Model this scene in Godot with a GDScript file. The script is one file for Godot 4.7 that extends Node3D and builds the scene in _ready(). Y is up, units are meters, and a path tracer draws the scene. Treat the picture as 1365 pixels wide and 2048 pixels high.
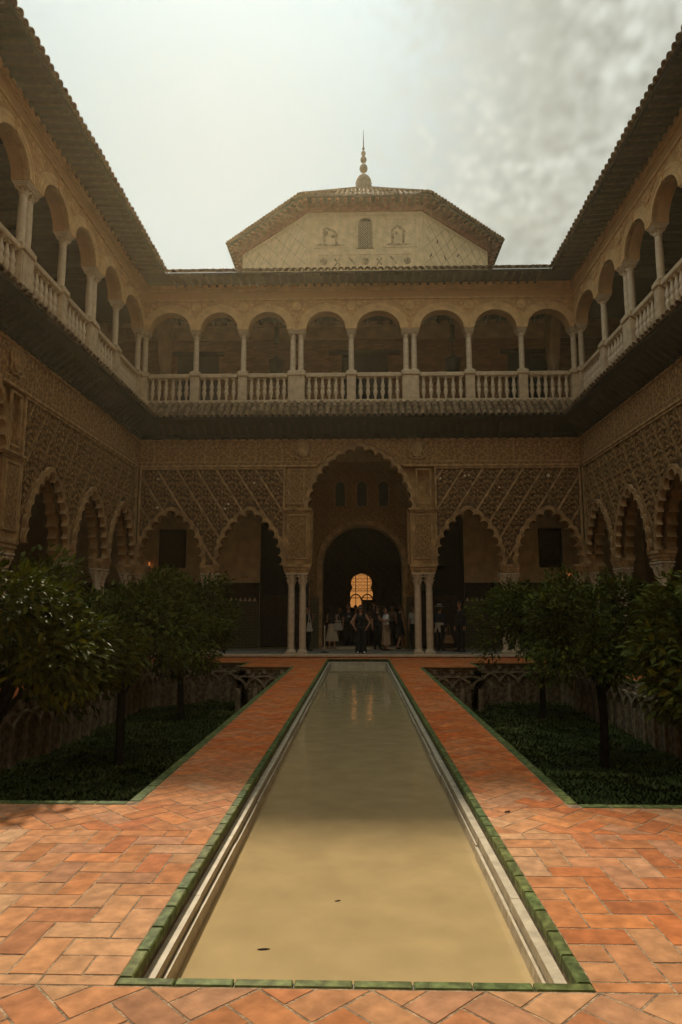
extends Node3D

# ---------------------------------------------------------------- mesh helper
class Geo:
	var v := PackedVector3Array()
	var n := PackedVector3Array()
	var c := PackedColorArray()
	var col := Color(1, 1, 1)
	var tinted := false

	func tri(a: Vector3, b: Vector3, d: Vector3) -> void:
		var q := (b - a).cross(d - a).normalized()
		v.append(a); v.append(d); v.append(b)
		n.append(q); n.append(q); n.append(q)
		if tinted:
			c.append(col); c.append(col); c.append(col)

	func tri_n(a: Vector3, b: Vector3, d: Vector3, na: Vector3, nb: Vector3, nd: Vector3) -> void:
		v.append(a); v.append(d); v.append(b)
		n.append(na); n.append(nd); n.append(nb)
		if tinted:
			c.append(col); c.append(col); c.append(col)

	func quad(a: Vector3, b: Vector3, d: Vector3, e: Vector3) -> void:
		tri(a, b, d)
		tri(a, d, e)

	func quad_n(a: Vector3, b: Vector3, d: Vector3, e: Vector3, na: Vector3, nb: Vector3, nd: Vector3, ne: Vector3) -> void:
		tri_n(a, b, d, na, nb, nd)
		tri_n(a, d, e, na, nd, ne)

	func box(lo: Vector3, hi: Vector3) -> void:
		var p := [Vector3(lo.x, lo.y, lo.z), Vector3(hi.x, lo.y, lo.z), Vector3(hi.x, hi.y, lo.z), Vector3(lo.x, hi.y, lo.z), Vector3(lo.x, lo.y, hi.z), Vector3(hi.x, lo.y, hi.z), Vector3(hi.x, hi.y, hi.z), Vector3(lo.x, hi.y, hi.z)]
		quad(p[4], p[5], p[6], p[7]); quad(p[1], p[0], p[3], p[2])
		quad(p[0], p[4], p[7], p[3]); quad(p[5], p[1], p[2], p[6])
		quad(p[7], p[6], p[2], p[3]); quad(p[0], p[1], p[5], p[4])

	# a box whose front (+z) edges are chamfered
	func cbox(lo: Vector3, hi: Vector3, b := 0.012) -> void:
		var m := hi.z - b
		var a := [Vector3(lo.x, lo.y, lo.z), Vector3(hi.x, lo.y, lo.z), Vector3(hi.x, hi.y, lo.z), Vector3(lo.x, hi.y, lo.z)]
		var d := [Vector3(lo.x, lo.y, m), Vector3(hi.x, lo.y, m), Vector3(hi.x, hi.y, m), Vector3(lo.x, hi.y, m)]
		var e := [Vector3(lo.x + b, lo.y + b, hi.z), Vector3(hi.x - b, lo.y + b, hi.z), Vector3(hi.x - b, hi.y - b, hi.z), Vector3(lo.x + b, hi.y - b, hi.z)]
		quad(e[0], e[1], e[2], e[3]); quad(a[1], a[0], a[3], a[2])
		for i in 4:
			var j := (i + 1) % 4
			quad(a[i], a[j], d[j], d[i])
			quad(d[i], d[j], e[j], e[i])

	# polygon in x-y pushed from z0 to z1
	func ext(poly_in: PackedVector2Array, z0: float, z1: float, back := false) -> void:
		var poly := PackedVector2Array(poly_in)
		var area := 0.0
		for i in poly.size():
			area += poly[i].cross(poly[(i + 1) % poly.size()])
		if area < 0:
			poly.reverse()
		var t := Geometry2D.triangulate_polygon(poly)
		for i in range(0, t.size(), 3):
			var a := poly[t[i]]
			var b := poly[t[i + 1]]
			var d := poly[t[i + 2]]
			if (b - a).cross(d - a) < 0:
				var s := b
				b = d
				d = s
			tri(Vector3(a.x, a.y, z1), Vector3(b.x, b.y, z1), Vector3(d.x, d.y, z1))
			if back:
				tri(Vector3(a.x, a.y, z0), Vector3(d.x, d.y, z0), Vector3(b.x, b.y, z0))
		for i in poly.size():
			var a := poly[i]
			var b := poly[(i + 1) % poly.size()]
			quad(Vector3(a.x, a.y, z0), Vector3(b.x, b.y, z0), Vector3(b.x, b.y, z1), Vector3(a.x, a.y, z1))

	# profile of (radius, height) turned about the y axis through at
	func lathe(prof: Array, seg: int, at := Vector3.ZERO, squash := 1.0) -> void:
		var ns := []
		for i in prof.size():
			var d: Vector2 = prof[mini(i + 1, prof.size() - 1)] - prof[maxi(i - 1, 0)]
			ns.append(Vector2(d.y, -d.x).normalized())
		for i in prof.size() - 1:
			var p: Vector2 = prof[i]
			var q: Vector2 = prof[i + 1]
			var np: Vector2 = ns[i]
			var nq: Vector2 = ns[i + 1]
			for k in seg:
				var a0 := TAU * k / seg
				var a1 := TAU * (k + 1) / seg
				var e0 := Vector3(sin(a0), 0, cos(a0) * squash)
				var e1 := Vector3(sin(a1), 0, cos(a1) * squash)
				quad_n(at + e0 * p.x + Vector3.UP * p.y, at + e1 * p.x + Vector3.UP * p.y, at + e1 * q.x + Vector3.UP * q.y, at + e0 * q.x + Vector3.UP * q.y,
					e0 * np.x + Vector3.UP * np.y, e1 * np.x + Vector3.UP * np.y, e1 * nq.x + Vector3.UP * nq.y, e0 * nq.x + Vector3.UP * nq.y)

	func tube(pts: Array, radii: Array, seg := 6, close := true) -> void:
		var rings := []
		var up := Vector3(0.31, 0.17, 0.93).normalized()
		for i in pts.size():
			var d: Vector3 = (pts[mini(i + 1, pts.size() - 1)] - pts[maxi(i - 1, 0)]).normalized()
			var x := up.cross(d)
			if x.length() < 0.05:
				x = Vector3(0.9, 0.3, 0.1).cross(d)
			x = x.normalized()
			var y := d.cross(x)
			var ring := []
			for k in seg:
				var a := TAU * k / seg
				ring.append(x * cos(a) + y * sin(a))
			rings.append(ring)
		for i in pts.size() - 1:
			var r0: float = radii[mini(i, radii.size() - 1)]
			var r1: float = radii[mini(i + 1, radii.size() - 1)]
			for k in seg:
				var j := (k + 1) % seg
				var a: Vector3 = rings[i][k]
				var b: Vector3 = rings[i][j]
				var d: Vector3 = rings[i + 1][j]
				var e: Vector3 = rings[i + 1][k]
				quad_n(pts[i] + a * r0, pts[i] + b * r0, pts[i + 1] + d * r1, pts[i + 1] + e * r1, a, b, d, e)
		if close:
			for k in seg:
				var j := (k + 1) % seg
				var l: int = pts.size() - 1
				var r0: float = radii[0]
				var r1: float = radii[radii.size() - 1]
				tri(pts[0], pts[0] + rings[0][j] * r0, pts[0] + rings[0][k] * r0)
				tri(pts[l], pts[l] + rings[l][k] * r1, pts[l] + rings[l][j] * r1)

	func add(o: Geo, t: Transform3D) -> void:
		for i in o.v.size():
			v.append(t * o.v[i])
			n.append((t.basis * o.n[i]).normalized())
			if tinted:
				c.append(o.c[i] if o.tinted else col)

	func mesh(m: Material) -> ArrayMesh:
		var a := []
		a.resize(Mesh.ARRAY_MAX)
		a[Mesh.ARRAY_VERTEX] = v
		a[Mesh.ARRAY_NORMAL] = n
		if tinted:
			a[Mesh.ARRAY_COLOR] = c
		var r := ArrayMesh.new()
		if v.size() == 0:
			return r
		r.add_surface_from_arrays(Mesh.PRIMITIVE_TRIANGLES, a)
		r.surface_set_material(0, m)
		return r


# ---------------------------------------------------------------- naming helpers
var used := {}

func numbered(called: String) -> String:
	if not used.has(called):
		used[called] = 0
		return called
	used[called] += 1
	return "%s_%03d" % [called, used[called]]

func tag(o: Node3D, label: String, category := "", group := "", kind := "") -> void:
	o.set_meta("label", label)
	if category: o.set_meta("category", category)
	if group: o.set_meta("group", group)
	if kind: o.set_meta("kind", kind)

func thing(called: String, label: String, category: String, t := Transform3D(), group := "") -> Node3D:
	var o := Node3D.new()
	o.name = numbered(called)
	o.transform = t
	add_child(o, true)
	tag(o, label, category, group)
	return o

var part_count := {}

func put(parent: Node3D, called: String, m: Mesh, t := Transform3D(), override: Material = null) -> MeshInstance3D:
	var o := MeshInstance3D.new()
	if parent == self:
		o.name = numbered(called)
	else:
		var key := str(parent.get_instance_id()) + called
		var k: int = part_count.get(key, 0)
		part_count[key] = k + 1
		o.name = called if k == 0 else "%s_%03d" % [called, k]
	o.mesh = m
	o.transform = t
	if override: o.material_override = override
	parent.add_child(o, true)
	return o

func structure(called: String, label: String, m: Mesh) -> MeshInstance3D:
	var o := put(self, called, m)
	tag(o, label, "", "", "structure")
	return o

func stuff(o: Node3D) -> Node3D:
	o.set_meta("kind", "stuff")
	return o

# ---------------------------------------------------------------- materials
var M := {}

func lin(r: float, g: float, b: float) -> Color:
	return Color(r, g, b).linear_to_srgb()

func noise_image(sd: int, freq: float, size: int, octaves := 4, kind := FastNoiseLite.TYPE_SIMPLEX_SMOOTH) -> Image:
	var f := FastNoiseLite.new()
	f.seed = sd
	f.noise_type = kind
	f.frequency = freq
	f.fractal_octaves = octaves
	return f.get_seamless_image(size, size)

# grey noise stretched so that it multiplies a colour by lo .. 1
func tone_tex(sd: int, freq: float, lo: float, size := 256, octaves := 5) -> ImageTexture:
	var im := noise_image(sd, freq, size, octaves)
	im.convert(Image.FORMAT_RGB8)
	var d := im.get_data()
	var l := int(lo * 255)
	for i in d.size():
		d[i] = l + d[i] * (255 - l) / 255
	var r := Image.create_from_data(size, size, false, Image.FORMAT_RGB8, d)
	return ImageTexture.create_from_image(r)

func mat(called: String, color: Color, rough: float, tone: Texture2D = null, scale := 1.0, bump: Texture2D = null, depth := 0.5, tinted := false) -> StandardMaterial3D:
	var m := StandardMaterial3D.new()
	m.resource_name = called
	m.albedo_color = color
	m.roughness = rough
	m.metallic_specular = 0.35
	m.uv1_triplanar = true
	m.uv1_world_triplanar = true
	m.uv1_scale = Vector3.ONE * scale
	if tone: m.albedo_texture = tone
	if bump:
		m.heightmap_enabled = true
		m.heightmap_texture = bump
		m.heightmap_scale = depth
	m.vertex_color_use_as_albedo = tinted
	M[called] = m
	return m

# carved foliage as a height picture: mirrored leaves round a stem
func foliage_image(size: int) -> Image:
	var im := Image.create(size, size, false, Image.FORMAT_RGB8)
	im.fill(Color(0.1, 0.1, 0.1))
	var leaves := []
	for q in [[0.5, 0.14, 90, 0.15, 0.05], [0.36, 0.2, 130, 0.15, 0.045], [0.22, 0.13, 60, 0.16, 0.05], [0.12, 0.32, 100, 0.15, 0.05], [0.3, 0.4, 30, 0.17, 0.05], [0.5, 0.36, 90, 0.13, 0.06], [0.42, 0.52, 150, 0.14, 0.045], [0.2, 0.56, 70, 0.15, 0.055], [0.08, 0.66, 90, 0.14, 0.04], [0.33, 0.68, 110, 0.16, 0.05], [0.5, 0.62, 90, 0.13, 0.05], [0.2, 0.84, 20, 0.16, 0.05], [0.4, 0.86, 140, 0.15, 0.05], [0.06, 0.92, 90, 0.1, 0.05], [0.5, 0.9, 90, 0.12, 0.045]]:
		leaves.append(q)
	for q in leaves:
		for mir in [1, -1]:
			var a := deg_to_rad(q[2])
			var dir := Vector2(cos(a) * mir, -sin(a))
			var at := Vector2(q[0] if mir == 1 else 1.0 - q[0], q[1])
			var l: float = q[3]
			var w: float = q[4]
			var x0 := int((at.x - l) * size)
			var x1 := int((at.x + l) * size)
			var y0 := int((at.y - l) * size)
			var y1 := int((at.y + l) * size)
			for y in range(y0, y1):
				for x in range(x0, x1):
					var p := Vector2(x, y) / size - at
					var u := p.dot(dir) / l
					var s := absf(p.cross(dir)) / (w * (1.0 - 0.6 * u))
					var h := 1.0 - u * u * 1.1 - s * s
					if h > 0.0:
						h = minf(1.0, 0.35 + h * 1.2) - (0.3 if s < 0.12 else 0.0)
						var px := posmod(x, size)
						var py := posmod(y, size)
						if im.get_pixel(px, py).r < h:
							im.set_pixel(px, py, Color(h, h, h))
	return im

# tile dado: little star-and-cross pattern in four glazes
func tile_image(size: int) -> Image:
	var im := Image.create(size, size, false, Image.FORMAT_RGB8)
	var cell := size / 4
	for y in size:
		for x in size:
			var cx := (x % cell) / float(cell) - 0.5
			var cy := (y % cell) / float(cell) - 0.5
			var k := (x / cell + y / cell) % 2
			var a := maxf(absf(cx), absf(cy))
			var b := (absf(cx) + absf(cy)) * 0.72
			var c := Color(0.62, 0.58, 0.46)
			if minf(a, b) > 0.36: c = Color(0.16, 0.2, 0.17)
			elif maxf(a, b) < 0.2: c = Color(0.42, 0.27, 0.1) if k == 0 else Color(0.1, 0.17, 0.28)
			elif maxf(a, b) < 0.27: c = Color(0.12, 0.24, 0.16)
			im.set_pixel(x, y, c)
	return im

# thin brick courses of the gallery back walls, too far to tell apart
func course_image(size: int, rng: RandomNumberGenerator) -> Image:
	var im := Image.create(size, size, false, Image.FORMAT_RGB8)
	var rows := 16
	var cols := 4
	for r in rows:
		for k in cols:
			var t := rng.randf_range(0.75, 1.0)
			var y0 := r * size / rows
			var y1 := (r + 1) * size / rows
			var x0 := k * size / cols + (size / cols / 2 if r % 2 else 0)
			for y in range(y0, y1):
				for x in range(x0, x0 + size / cols):
					var joint := y - y0 < 2 or x - x0 < 2
					im.set_pixel(x % size, y, Color(0.8, 0.8, 0.76) if joint else Color(t, t * 0.93, t * 0.86))
	return im

func make_materials() -> void:
	var rng := RandomNumberGenerator.new()
	rng.seed = 5
	var blot := tone_tex(11, 0.012, 0.62)
	var blot2 := tone_tex(12, 0.02, 0.5)
	var soft := tone_tex(15, 0.015, 0.84)
	var ripple := ImageTexture.create_from_image(noise_image(16, 0.03, 256, 3))
	var grain := ImageTexture.create_from_image(noise_image(13, 0.05, 256, 4))
	var fine := ImageTexture.create_from_image(noise_image(14, 0.12, 256, 3))
	var carved := ImageTexture.create_from_image(foliage_image(256))
	mat("stucco", lin(0.59, 0.33, 0.125), 0.9, blot, 0.4, grain, 2.0)
	mat("upper_stucco", lin(0.62, 0.34, 0.13), 0.9, soft, 0.6, grain, 1.5)
	mat("bed_rib", lin(0.56, 0.41, 0.24), 0.9, blot, 1.2, grain, 1.0)
	mat("carved", lin(0.56, 0.31, 0.115), 0.9, blot, 0.9, carved, 3.0)
	M.carved.uv1_scale = Vector3.ONE * 2.2
	mat("carved_small", lin(0.62, 0.34, 0.13), 0.9, null, 4.0, carved, 2.0)
	mat("lattice", lin(0.52, 0.29, 0.105), 0.9, blot2, 1.1, grain, 2.0)
	mat("frieze", lin(0.58, 0.305, 0.11), 0.9, blot2, 0.5, carved, 0.8)
	M.frieze.uv1_scale = Vector3.ONE * 1.3
	mat("shaded_plaster", lin(0.3, 0.2, 0.11), 0.9, soft, 0.5, grain, 1.0)  # same plaster darkened: the side galleries' shade is put into its colour
	mat("upper_moulding", lin(0.76, 0.465, 0.2), 0.9, soft, 0.6, grain, 1.0)
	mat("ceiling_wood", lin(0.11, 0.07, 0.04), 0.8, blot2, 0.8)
	mat("lattice_ground", lin(0.27, 0.155, 0.075), 0.95, blot2, 1.1)
	mat("frieze_red", lin(0.5, 0.17, 0.06), 0.9, blot2, 0.8)
	mat("marble", lin(0.72, 0.54, 0.34), 0.6, soft, 1.3, fine, 0.4)
	mat("stone", lin(0.66, 0.48, 0.29), 0.85, soft, 0.8, grain, 1.2)
	mat("moulding", lin(0.64, 0.38, 0.16), 0.85, blot, 0.8, grain, 0.8)
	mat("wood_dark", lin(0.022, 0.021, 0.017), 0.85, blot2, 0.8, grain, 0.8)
	mat("wood_brown", lin(0.055, 0.034, 0.02), 0.7, blot2, 0.9, grain, 0.6)
	mat("rooftile", lin(0.42, 0.27, 0.145), 0.9, blot2, 1.5, grain, 1.5, true)
	mat("roof_deck", lin(0.2, 0.135, 0.075), 0.95, blot2, 1.0)
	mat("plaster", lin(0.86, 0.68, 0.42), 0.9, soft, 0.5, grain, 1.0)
	mat("dado", lin(0.6, 0.58, 0.5), 0.35, ImageTexture.create_from_image(tile_image(256)), 2.0)
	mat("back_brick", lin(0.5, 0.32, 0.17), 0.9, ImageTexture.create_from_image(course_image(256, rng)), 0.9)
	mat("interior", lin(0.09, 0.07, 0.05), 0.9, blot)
	mat("floor_marble", lin(0.66, 0.55, 0.4), 0.3, blot, 0.5)
	mat("brick", lin(1, 1, 1), 0.8, tone_tex(21, 0.012, 0.76, 512), 1.1, grain, 0.25, true)
	mat("mortar", lin(0.6, 0.44, 0.28), 0.95, blot2, 2.0, fine, 0.5)
	mat("green_glaze", lin(1, 1, 1), 0.5, tone_tex(23, 0.03, 0.55), 1.5, grain, 0.1, true)
	mat("ledge", lin(0.62, 0.54, 0.39), 0.6, tone_tex(24, 0.02, 0.82), 1.0, grain, 0.4)
	mat("pool_face", lin(0.2, 0.15, 0.08), 0.6, blot2, 1.0, grain, 1.0)
	var water := mat("water", lin(0.54, 0.405, 0.205), 0.05, tone_tex(25, 0.02, 0.9), 0.35, ripple, 0.25)
	water.metallic_specular = 0.5
	mat("soil", lin(0.03, 0.028, 0.018), 1.0, blot2)
	mat("bed_brick", lin(0.46, 0.32, 0.19), 0.95, blot2, 1.2, grain, 2.0)
	mat("bark", lin(0.05, 0.04, 0.028), 0.95, blot2, 3.0, grain, 2.0)
	mat("iron", lin(0.012, 0.012, 0.011), 0.6)
	mat("tower_wall", lin(0.78, 0.56, 0.31), 0.9, soft, 0.5, grain, 1.5)
	mat("tower_paint", lin(0.68, 0.47, 0.25), 0.9, blot2, 0.6)
	mat("tower_faint", lin(0.73, 0.515, 0.28), 0.9, blot2, 0.6)
	mat("tower_red", lin(0.5, 0.15, 0.08), 0.85, blot2, 0.6)
	mat("tower_bracket", lin(0.42, 0.16, 0.1), 0.85, blot2, 0.6)
	mat("patina", lin(0.2, 0.17, 0.12), 0.6, blot2, 1.0)
	M.green_glaze.metallic_specular = 0.12
	M.brick.metallic_specular = 0.2
	var leaf := mat("leaf", lin(0.08, 0.1, 0.016), 0.55, null, 1, null, 0, true)
	leaf.metallic_specular = 0.2
	leaf.backlight_enabled = true
	leaf.backlight = lin(0.2, 0.22, 0.03)
	var cover := mat("cover", lin(0.06, 0.09, 0.02), 0.7, null, 1, null, 0, true)
	cover.backlight_enabled = true
	cover.backlight = lin(0.1, 0.13, 0.03)
	for k in ["leaf", "cover"]:
		M[k].uv1_triplanar = false
		M[k].uv1_world_triplanar = false
	var glow := mat("amber_glow", lin(0.05, 0.03, 0.01), 0.6)
	glow.emission_enabled = true
	glow.emission = lin(0.36, 0.145, 0.036)
	glow.emission_energy_multiplier = 1.0
	var lamp := mat("lamp_glow", lin(0.05, 0.03, 0.01), 0.6)
	lamp.emission_enabled = true
	lamp.emission = lin(0.8, 0.25, 0.07)
	lamp.emission_energy_multiplier = 0.4
	mat("cloth", lin(1, 1, 1), 0.9, null, 1, null, 0, true)
	M.cloth.uv1_triplanar = false
	M.cloth.uv1_world_triplanar = false

# ---------------------------------------------------------------- palace wings
# A wing stands in its own axes: x along the wall, y up, z out into the court. Its lower wall face is z = 0.
const FLOOR := 0.1
const SPRING := 3.17
const FRIEZE0 := 6.7
const FRIEZE1 := 7.72
const UP_FLOOR := 9.05
const RAIL := 10.25
const UP_SPRING := 11.84
const WALL_TOP := 13.56
const EAVE_LOW := [0.72, 8.33, 9.02]     # overhang, height of the tile tips, height at the wall
const EAVE_TOP := [1.0, 13.62, 14.15]
const DEEP := -3.6

var SIDE_LOBES := [Vector2(0, 1.77), Vector2(0.29, 1.6), Vector2(0.53, 1.36), Vector2(0.72, 1.09), Vector2(0.86, 0.8), Vector2(0.95, 0.48), Vector2(0.99, 0.16)]
var BIG_LOBES := [Vector2(0, 2.1), Vector2(0.35, 1.99), Vector2(0.67, 1.83), Vector2(0.95, 1.62), Vector2(1.19, 1.38), Vector2(1.38, 1.1), Vector2(1.53, 0.79), Vector2(1.62, 0.47), Vector2(1.67, 0.14)]

func rect(x0: float, y0: float, x1: float, y1: float) -> PackedVector2Array:
	return PackedVector2Array([Vector2(x0, y0), Vector2(x1, y0), Vector2(x1, y1), Vector2(x0, y1)])

func biggest(a: Array) -> PackedVector2Array:
	var best := PackedVector2Array()
	var most := -1.0
	for p in a:
		var s := 0.0
		for i in p.size():
			s += p[i].cross(p[(i + 1) % p.size()])
		if absf(s) > most:
			most = absf(s)
			best = p
	return best

func cut(a: PackedVector2Array, b: PackedVector2Array) -> PackedVector2Array:
	return biggest(Geometry2D.clip_polygons(a, b))

func both(a: PackedVector2Array, b: PackedVector2Array) -> PackedVector2Array:
	return biggest(Geometry2D.intersect_polygons(a, b))

func circle(at: Vector2, r: float, seg: int) -> PackedVector2Array:
	var p := PackedVector2Array()
	for k in seg:
		p.append(at + Vector2(cos(TAU * (k + 0.37) / seg), sin(TAU * (k + 0.37) / seg)) * r)
	return p

func lobed(cx: float, base: float, lobes: Array, r: float, hw: float, bottom: float) -> PackedVector2Array:
	var p := PackedVector2Array([Vector2(cx - hw, bottom), Vector2(cx + hw, bottom)])
	for i in range(lobes.size() - 1, -1, -1):
		p.append(Vector2(cx, base) + lobes[i])
	for i in range(1, lobes.size()):
		p.append(Vector2(cx - lobes[i].x, base + lobes[i].y))
	for q in lobes:
		for s in ([1] if q.x == 0 else [1, -1]):
			p = biggest(Geometry2D.merge_polygons(p, circle(Vector2(cx + q.x * s, base + q.y), r, 16)))
	return p

func oval(cx: float, base: float, hw: float, rise: float, bottom: float, seg := 28) -> PackedVector2Array:
	var p := PackedVector2Array([Vector2(cx - hw, bottom), Vector2(cx + hw, bottom)])
	for k in seg + 1:
		var a := PI * k / seg
		p.append(Vector2(cx + hw * cos(a), base + rise * sin(a)))
	return p

func grown(p: PackedVector2Array, d: float) -> PackedVector2Array:
	return biggest(Geometry2D.offset_polygon(p, d, Geometry2D.JOIN_ROUND))

var shared := {}

func column_meshes() -> void:
	# lower columns: 3.07 high with a double-scroll capital
	var g := Geo.new()
	g.lathe([Vector2(0.118, 0.16), Vector2(0.124, 1.0), Vector2(0.12, 1.7), Vector2(0.112, 2.32)], 14)
	shared.low_shaft = g.mesh(M.marble)
	g = Geo.new()
	g.box(Vector2(-0.185, 0).x * Vector3(1, 0, 1), Vector3(0.185, 0.06, 0.185))
	g.lathe([Vector2(0.18, 0.06), Vector2(0.185, 0.085), Vector2(0.17, 0.11), Vector2(0.14, 0.12), Vector2(0.145, 0.14), Vector2(0.13, 0.16), Vector2(0.11, 0.165)], 14)
	shared.low_base = g.mesh(M.marble)
	g = Geo.new()
	g.lathe([Vector2(0.112, 2.32), Vector2(0.135, 2.335), Vector2(0.135, 2.36), Vector2(0.115, 2.375), Vector2(0.125, 2.5), Vector2(0.15, 2.56), Vector2(0.15, 2.6), Vector2(0.17, 2.7), Vector2(0.165, 2.72)], 14)
	for i in 8:
		var a := TAU * i / 8
		var e := Vector3(sin(a), 0, cos(a))
		g.tube([e * 0.115 + Vector3.UP * 2.4, e * 0.15 + Vector3.UP * 2.52, e * 0.185 + Vector3.UP * 2.56, e * 0.175 + Vector3.UP * 2.52], [0.02, 0.03, 0.025, 0.012], 5)
	for sx in [-1, 1]:
		for sz in [-1, 1]:
			g.tube([Vector3(0.11 * sx, 2.6, 0.11 * sz), Vector3(0.155 * sx, 2.68, 0.155 * sz), Vector3(0.165 * sx, 2.64, 0.165 * sz)], [0.03, 0.045, 0.03], 6)
	g.box(Vector3(-0.19, 2.72, -0.19), Vector3(0.19, 2.77, 0.19))
	shared.low_capital = g.mesh(M.marble)
	# upper columns: from the rail to the arch springing
	g = Geo.new()
	g.lathe([Vector2(0.1, 0.1), Vector2(0.104, 0.5), Vector2(0.1, 0.9), Vector2(0.09, 1.3)], 12)
	shared.up_shaft = g.mesh(M.marble)
	g = Geo.new()
	g.box(Vector3(-0.15, 0, -0.15), Vector3(0.15, 0.04, 0.15))
	g.lathe([Vector2(0.145, 0.04), Vector2(0.15, 0.055), Vector2(0.135, 0.075), Vector2(0.115, 0.085), Vector2(0.1, 0.105)], 12)
	shared.up_base = g.mesh(M.marble)
	g = Geo.new()
	g.lathe([Vector2(0.09, 1.3), Vector2(0.112, 1.31), Vector2(0.112, 1.335), Vector2(0.095, 1.345), Vector2(0.105, 1.42), Vector2(0.14, 1.46)], 12)
	for sx in [-1, 1]:
		for sz in [-1, 1]:
			g.tube([Vector3(0.07 * sx, 1.37, 0.07 * sz), Vector3(0.12 * sx, 1.44, 0.12 * sz), Vector3(0.13 * sx, 1.41, 0.13 * sz)], [0.02, 0.035, 0.02], 6)
	g.box(Vector3(-0.16, 1.46, -0.16), Vector3(0.16, 1.5, 0.16))
	shared.up_capital = g.mesh(M.marble)
	# baluster: two bulbs between square ends, 0.88 high
	g = Geo.new()
	g.box(Vector3(-0.065, 0, -0.065), Vector3(0.065, 0.05, 0.065))
	g.lathe([Vector2(0.035, 0.05), Vector2(0.05, 0.07), Vector2(0.034, 0.1), Vector2(0.045, 0.18), Vector2(0.082, 0.31), Vector2(0.084, 0.37), Vector2(0.06, 0.43), Vector2(0.05, 0.44), Vector2(0.062, 0.455), Vector2(0.05, 0.47), Vector2(0.07, 0.5), Vector2(0.08, 0.56), Vector2(0.05, 0.7), Vector2(0.036, 0.78), Vector2(0.05, 0.8), Vector2(0.036, 0.83)], 10)
	g.box(Vector3(-0.06, 0.83, -0.06), Vector3(0.06, 0.88, 0.06))
	shared.baluster = g.mesh(M.marble)
	# cover tile, 0.5 long, hollow, open end towards +z
	var tones := [Color(1, 1, 1), Color(0.78, 0.72, 0.66), Color(1.15, 1.02, 0.85), Color(0.62, 0.6, 0.55)]
	shared.tiles = []
	for tone in tones:
		g = Geo.new()
		g.tinted = true
		g.col = tone
		var seg := 7
		for k in seg:
			var a0 := PI * k / seg
			var a1 := PI * (k + 1) / seg
			var e0 := Vector3(cos(a0), sin(a0), 0)
			var e1 := Vector3(cos(a1), sin(a1), 0)
			var f := Vector3(0, 0, 0.5)
			g.quad_n(e0 * 0.085, e1 * 0.085, e1 * 0.105 + f, e0 * 0.105 + f, e0, e1, e1, e0)
			g.quad_n(e1 * 0.07, e0 * 0.07, e0 * 0.088 + f, e1 * 0.088 + f, -e1, -e0, -e0, -e1)
			g.quad(e0 * 0.088 + f, e0 * 0.105 + f, e1 * 0.105 + f, e1 * 0.088 + f)
		shared.tiles.append(g.mesh(M.rooftile))

func low_column(wing: Node3D, x: float, z: float) -> void:
	var s := put(wing, "column", shared.low_shaft, Transform3D(Basis(), Vector3(x, FLOOR, z)))
	put(s, "base", shared.low_base)
	put(s, "capital", shared.low_capital)

func up_column(wing: Node3D, x: float, z: float) -> void:
	var s := put(wing, "upper_column", shared.up_shaft, Transform3D(Basis(), Vector3(x, RAIL, z)))
	put(s, "base", shared.up_base)
	put(s, "capital", shared.up_capital)

# moulded block with a stepped edge that carries an arch
func impost(x0: float, x1: float, z0: float, z1: float, y0: float, y1: float, step: float) -> Geo:
	var g := Geo.new()
	var h := (y1 - y0) / 3.0
	for k in 3:
		g.box(Vector3(x0 - step * k / 2.0, y0 + k * h, z0 - step * k / 2.0), Vector3(x1 + step * k / 2.0, y0 + (k + 1) * h, z1 + step * k / 2.0))
	return g

func leaf_relief(g: Geo, at: Vector2, deg: float, l: float, w: float, z: float, h: float) -> void:
	var d := Vector2(cos(deg_to_rad(deg)), sin(deg_to_rad(deg)))
	var s := Vector2(-d.y, d.x)
	var o := [at, at + d * l * 0.35 - s * w, at + d * l * 0.7 - s * w * 0.8, at + d * l, at + d * l * 0.7 + s * w * 0.8, at + d * l * 0.35 + s * w]
	var r0 := at + d * l * 0.3
	var r1 := at + d * l * 0.75
	var zt := z + h
	var zs := z + h * 0.6
	var p := []
	for q in o:
		p.append(Vector3(q.x, q.y, zs))
	var a := Vector3(r0.x, r0.y, zt)
	var b := Vector3(r1.x, r1.y, zt)
	g.tri(p[0], p[1], a); g.quad(p[1], p[2], b, a); g.tri(p[2], p[3], b)
	g.tri(p[3], p[4], b); g.quad(p[4], p[5], a, b); g.tri(p[5], p[0], a)
	for i in 6:
		var u: Vector3 = p[i]
		var v: Vector3 = p[(i + 1) % 6]
		g.quad(Vector3(u.x, u.y, z), Vector3(v.x, v.y, z), v, u)

const MOTIF := [[0, -0.4, 90, 0.17, 0.045], [-0.03, -0.2, 140, 0.17, 0.045], [0.03, -0.2, 40, 0.17, 0.045], [0, -0.2, 90, 0.16, 0.04], [-0.1, -0.04, 110, 0.14, 0.04], [0.1, -0.04, 70, 0.14, 0.04], [-0.17, -0.02, 170, 0.12, 0.04], [0.17, -0.02, 10, 0.12, 0.04], [0, 0.0, 90, 0.15, 0.05], [-0.05, 0.13, 145, 0.16, 0.045], [0.05, 0.13, 35, 0.16, 0.045], [0, 0.18, 90, 0.13, 0.04], [-0.07, 0.27, 70, 0.12, 0.035], [0.07, 0.27, 110, 0.12, 0.035], [0, 0.36, 90, 0.12, 0.04], [-0.13, -0.24, 120, 0.1, 0.035], [0.13, -0.24, 60, 0.1, 0.035]]

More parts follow.
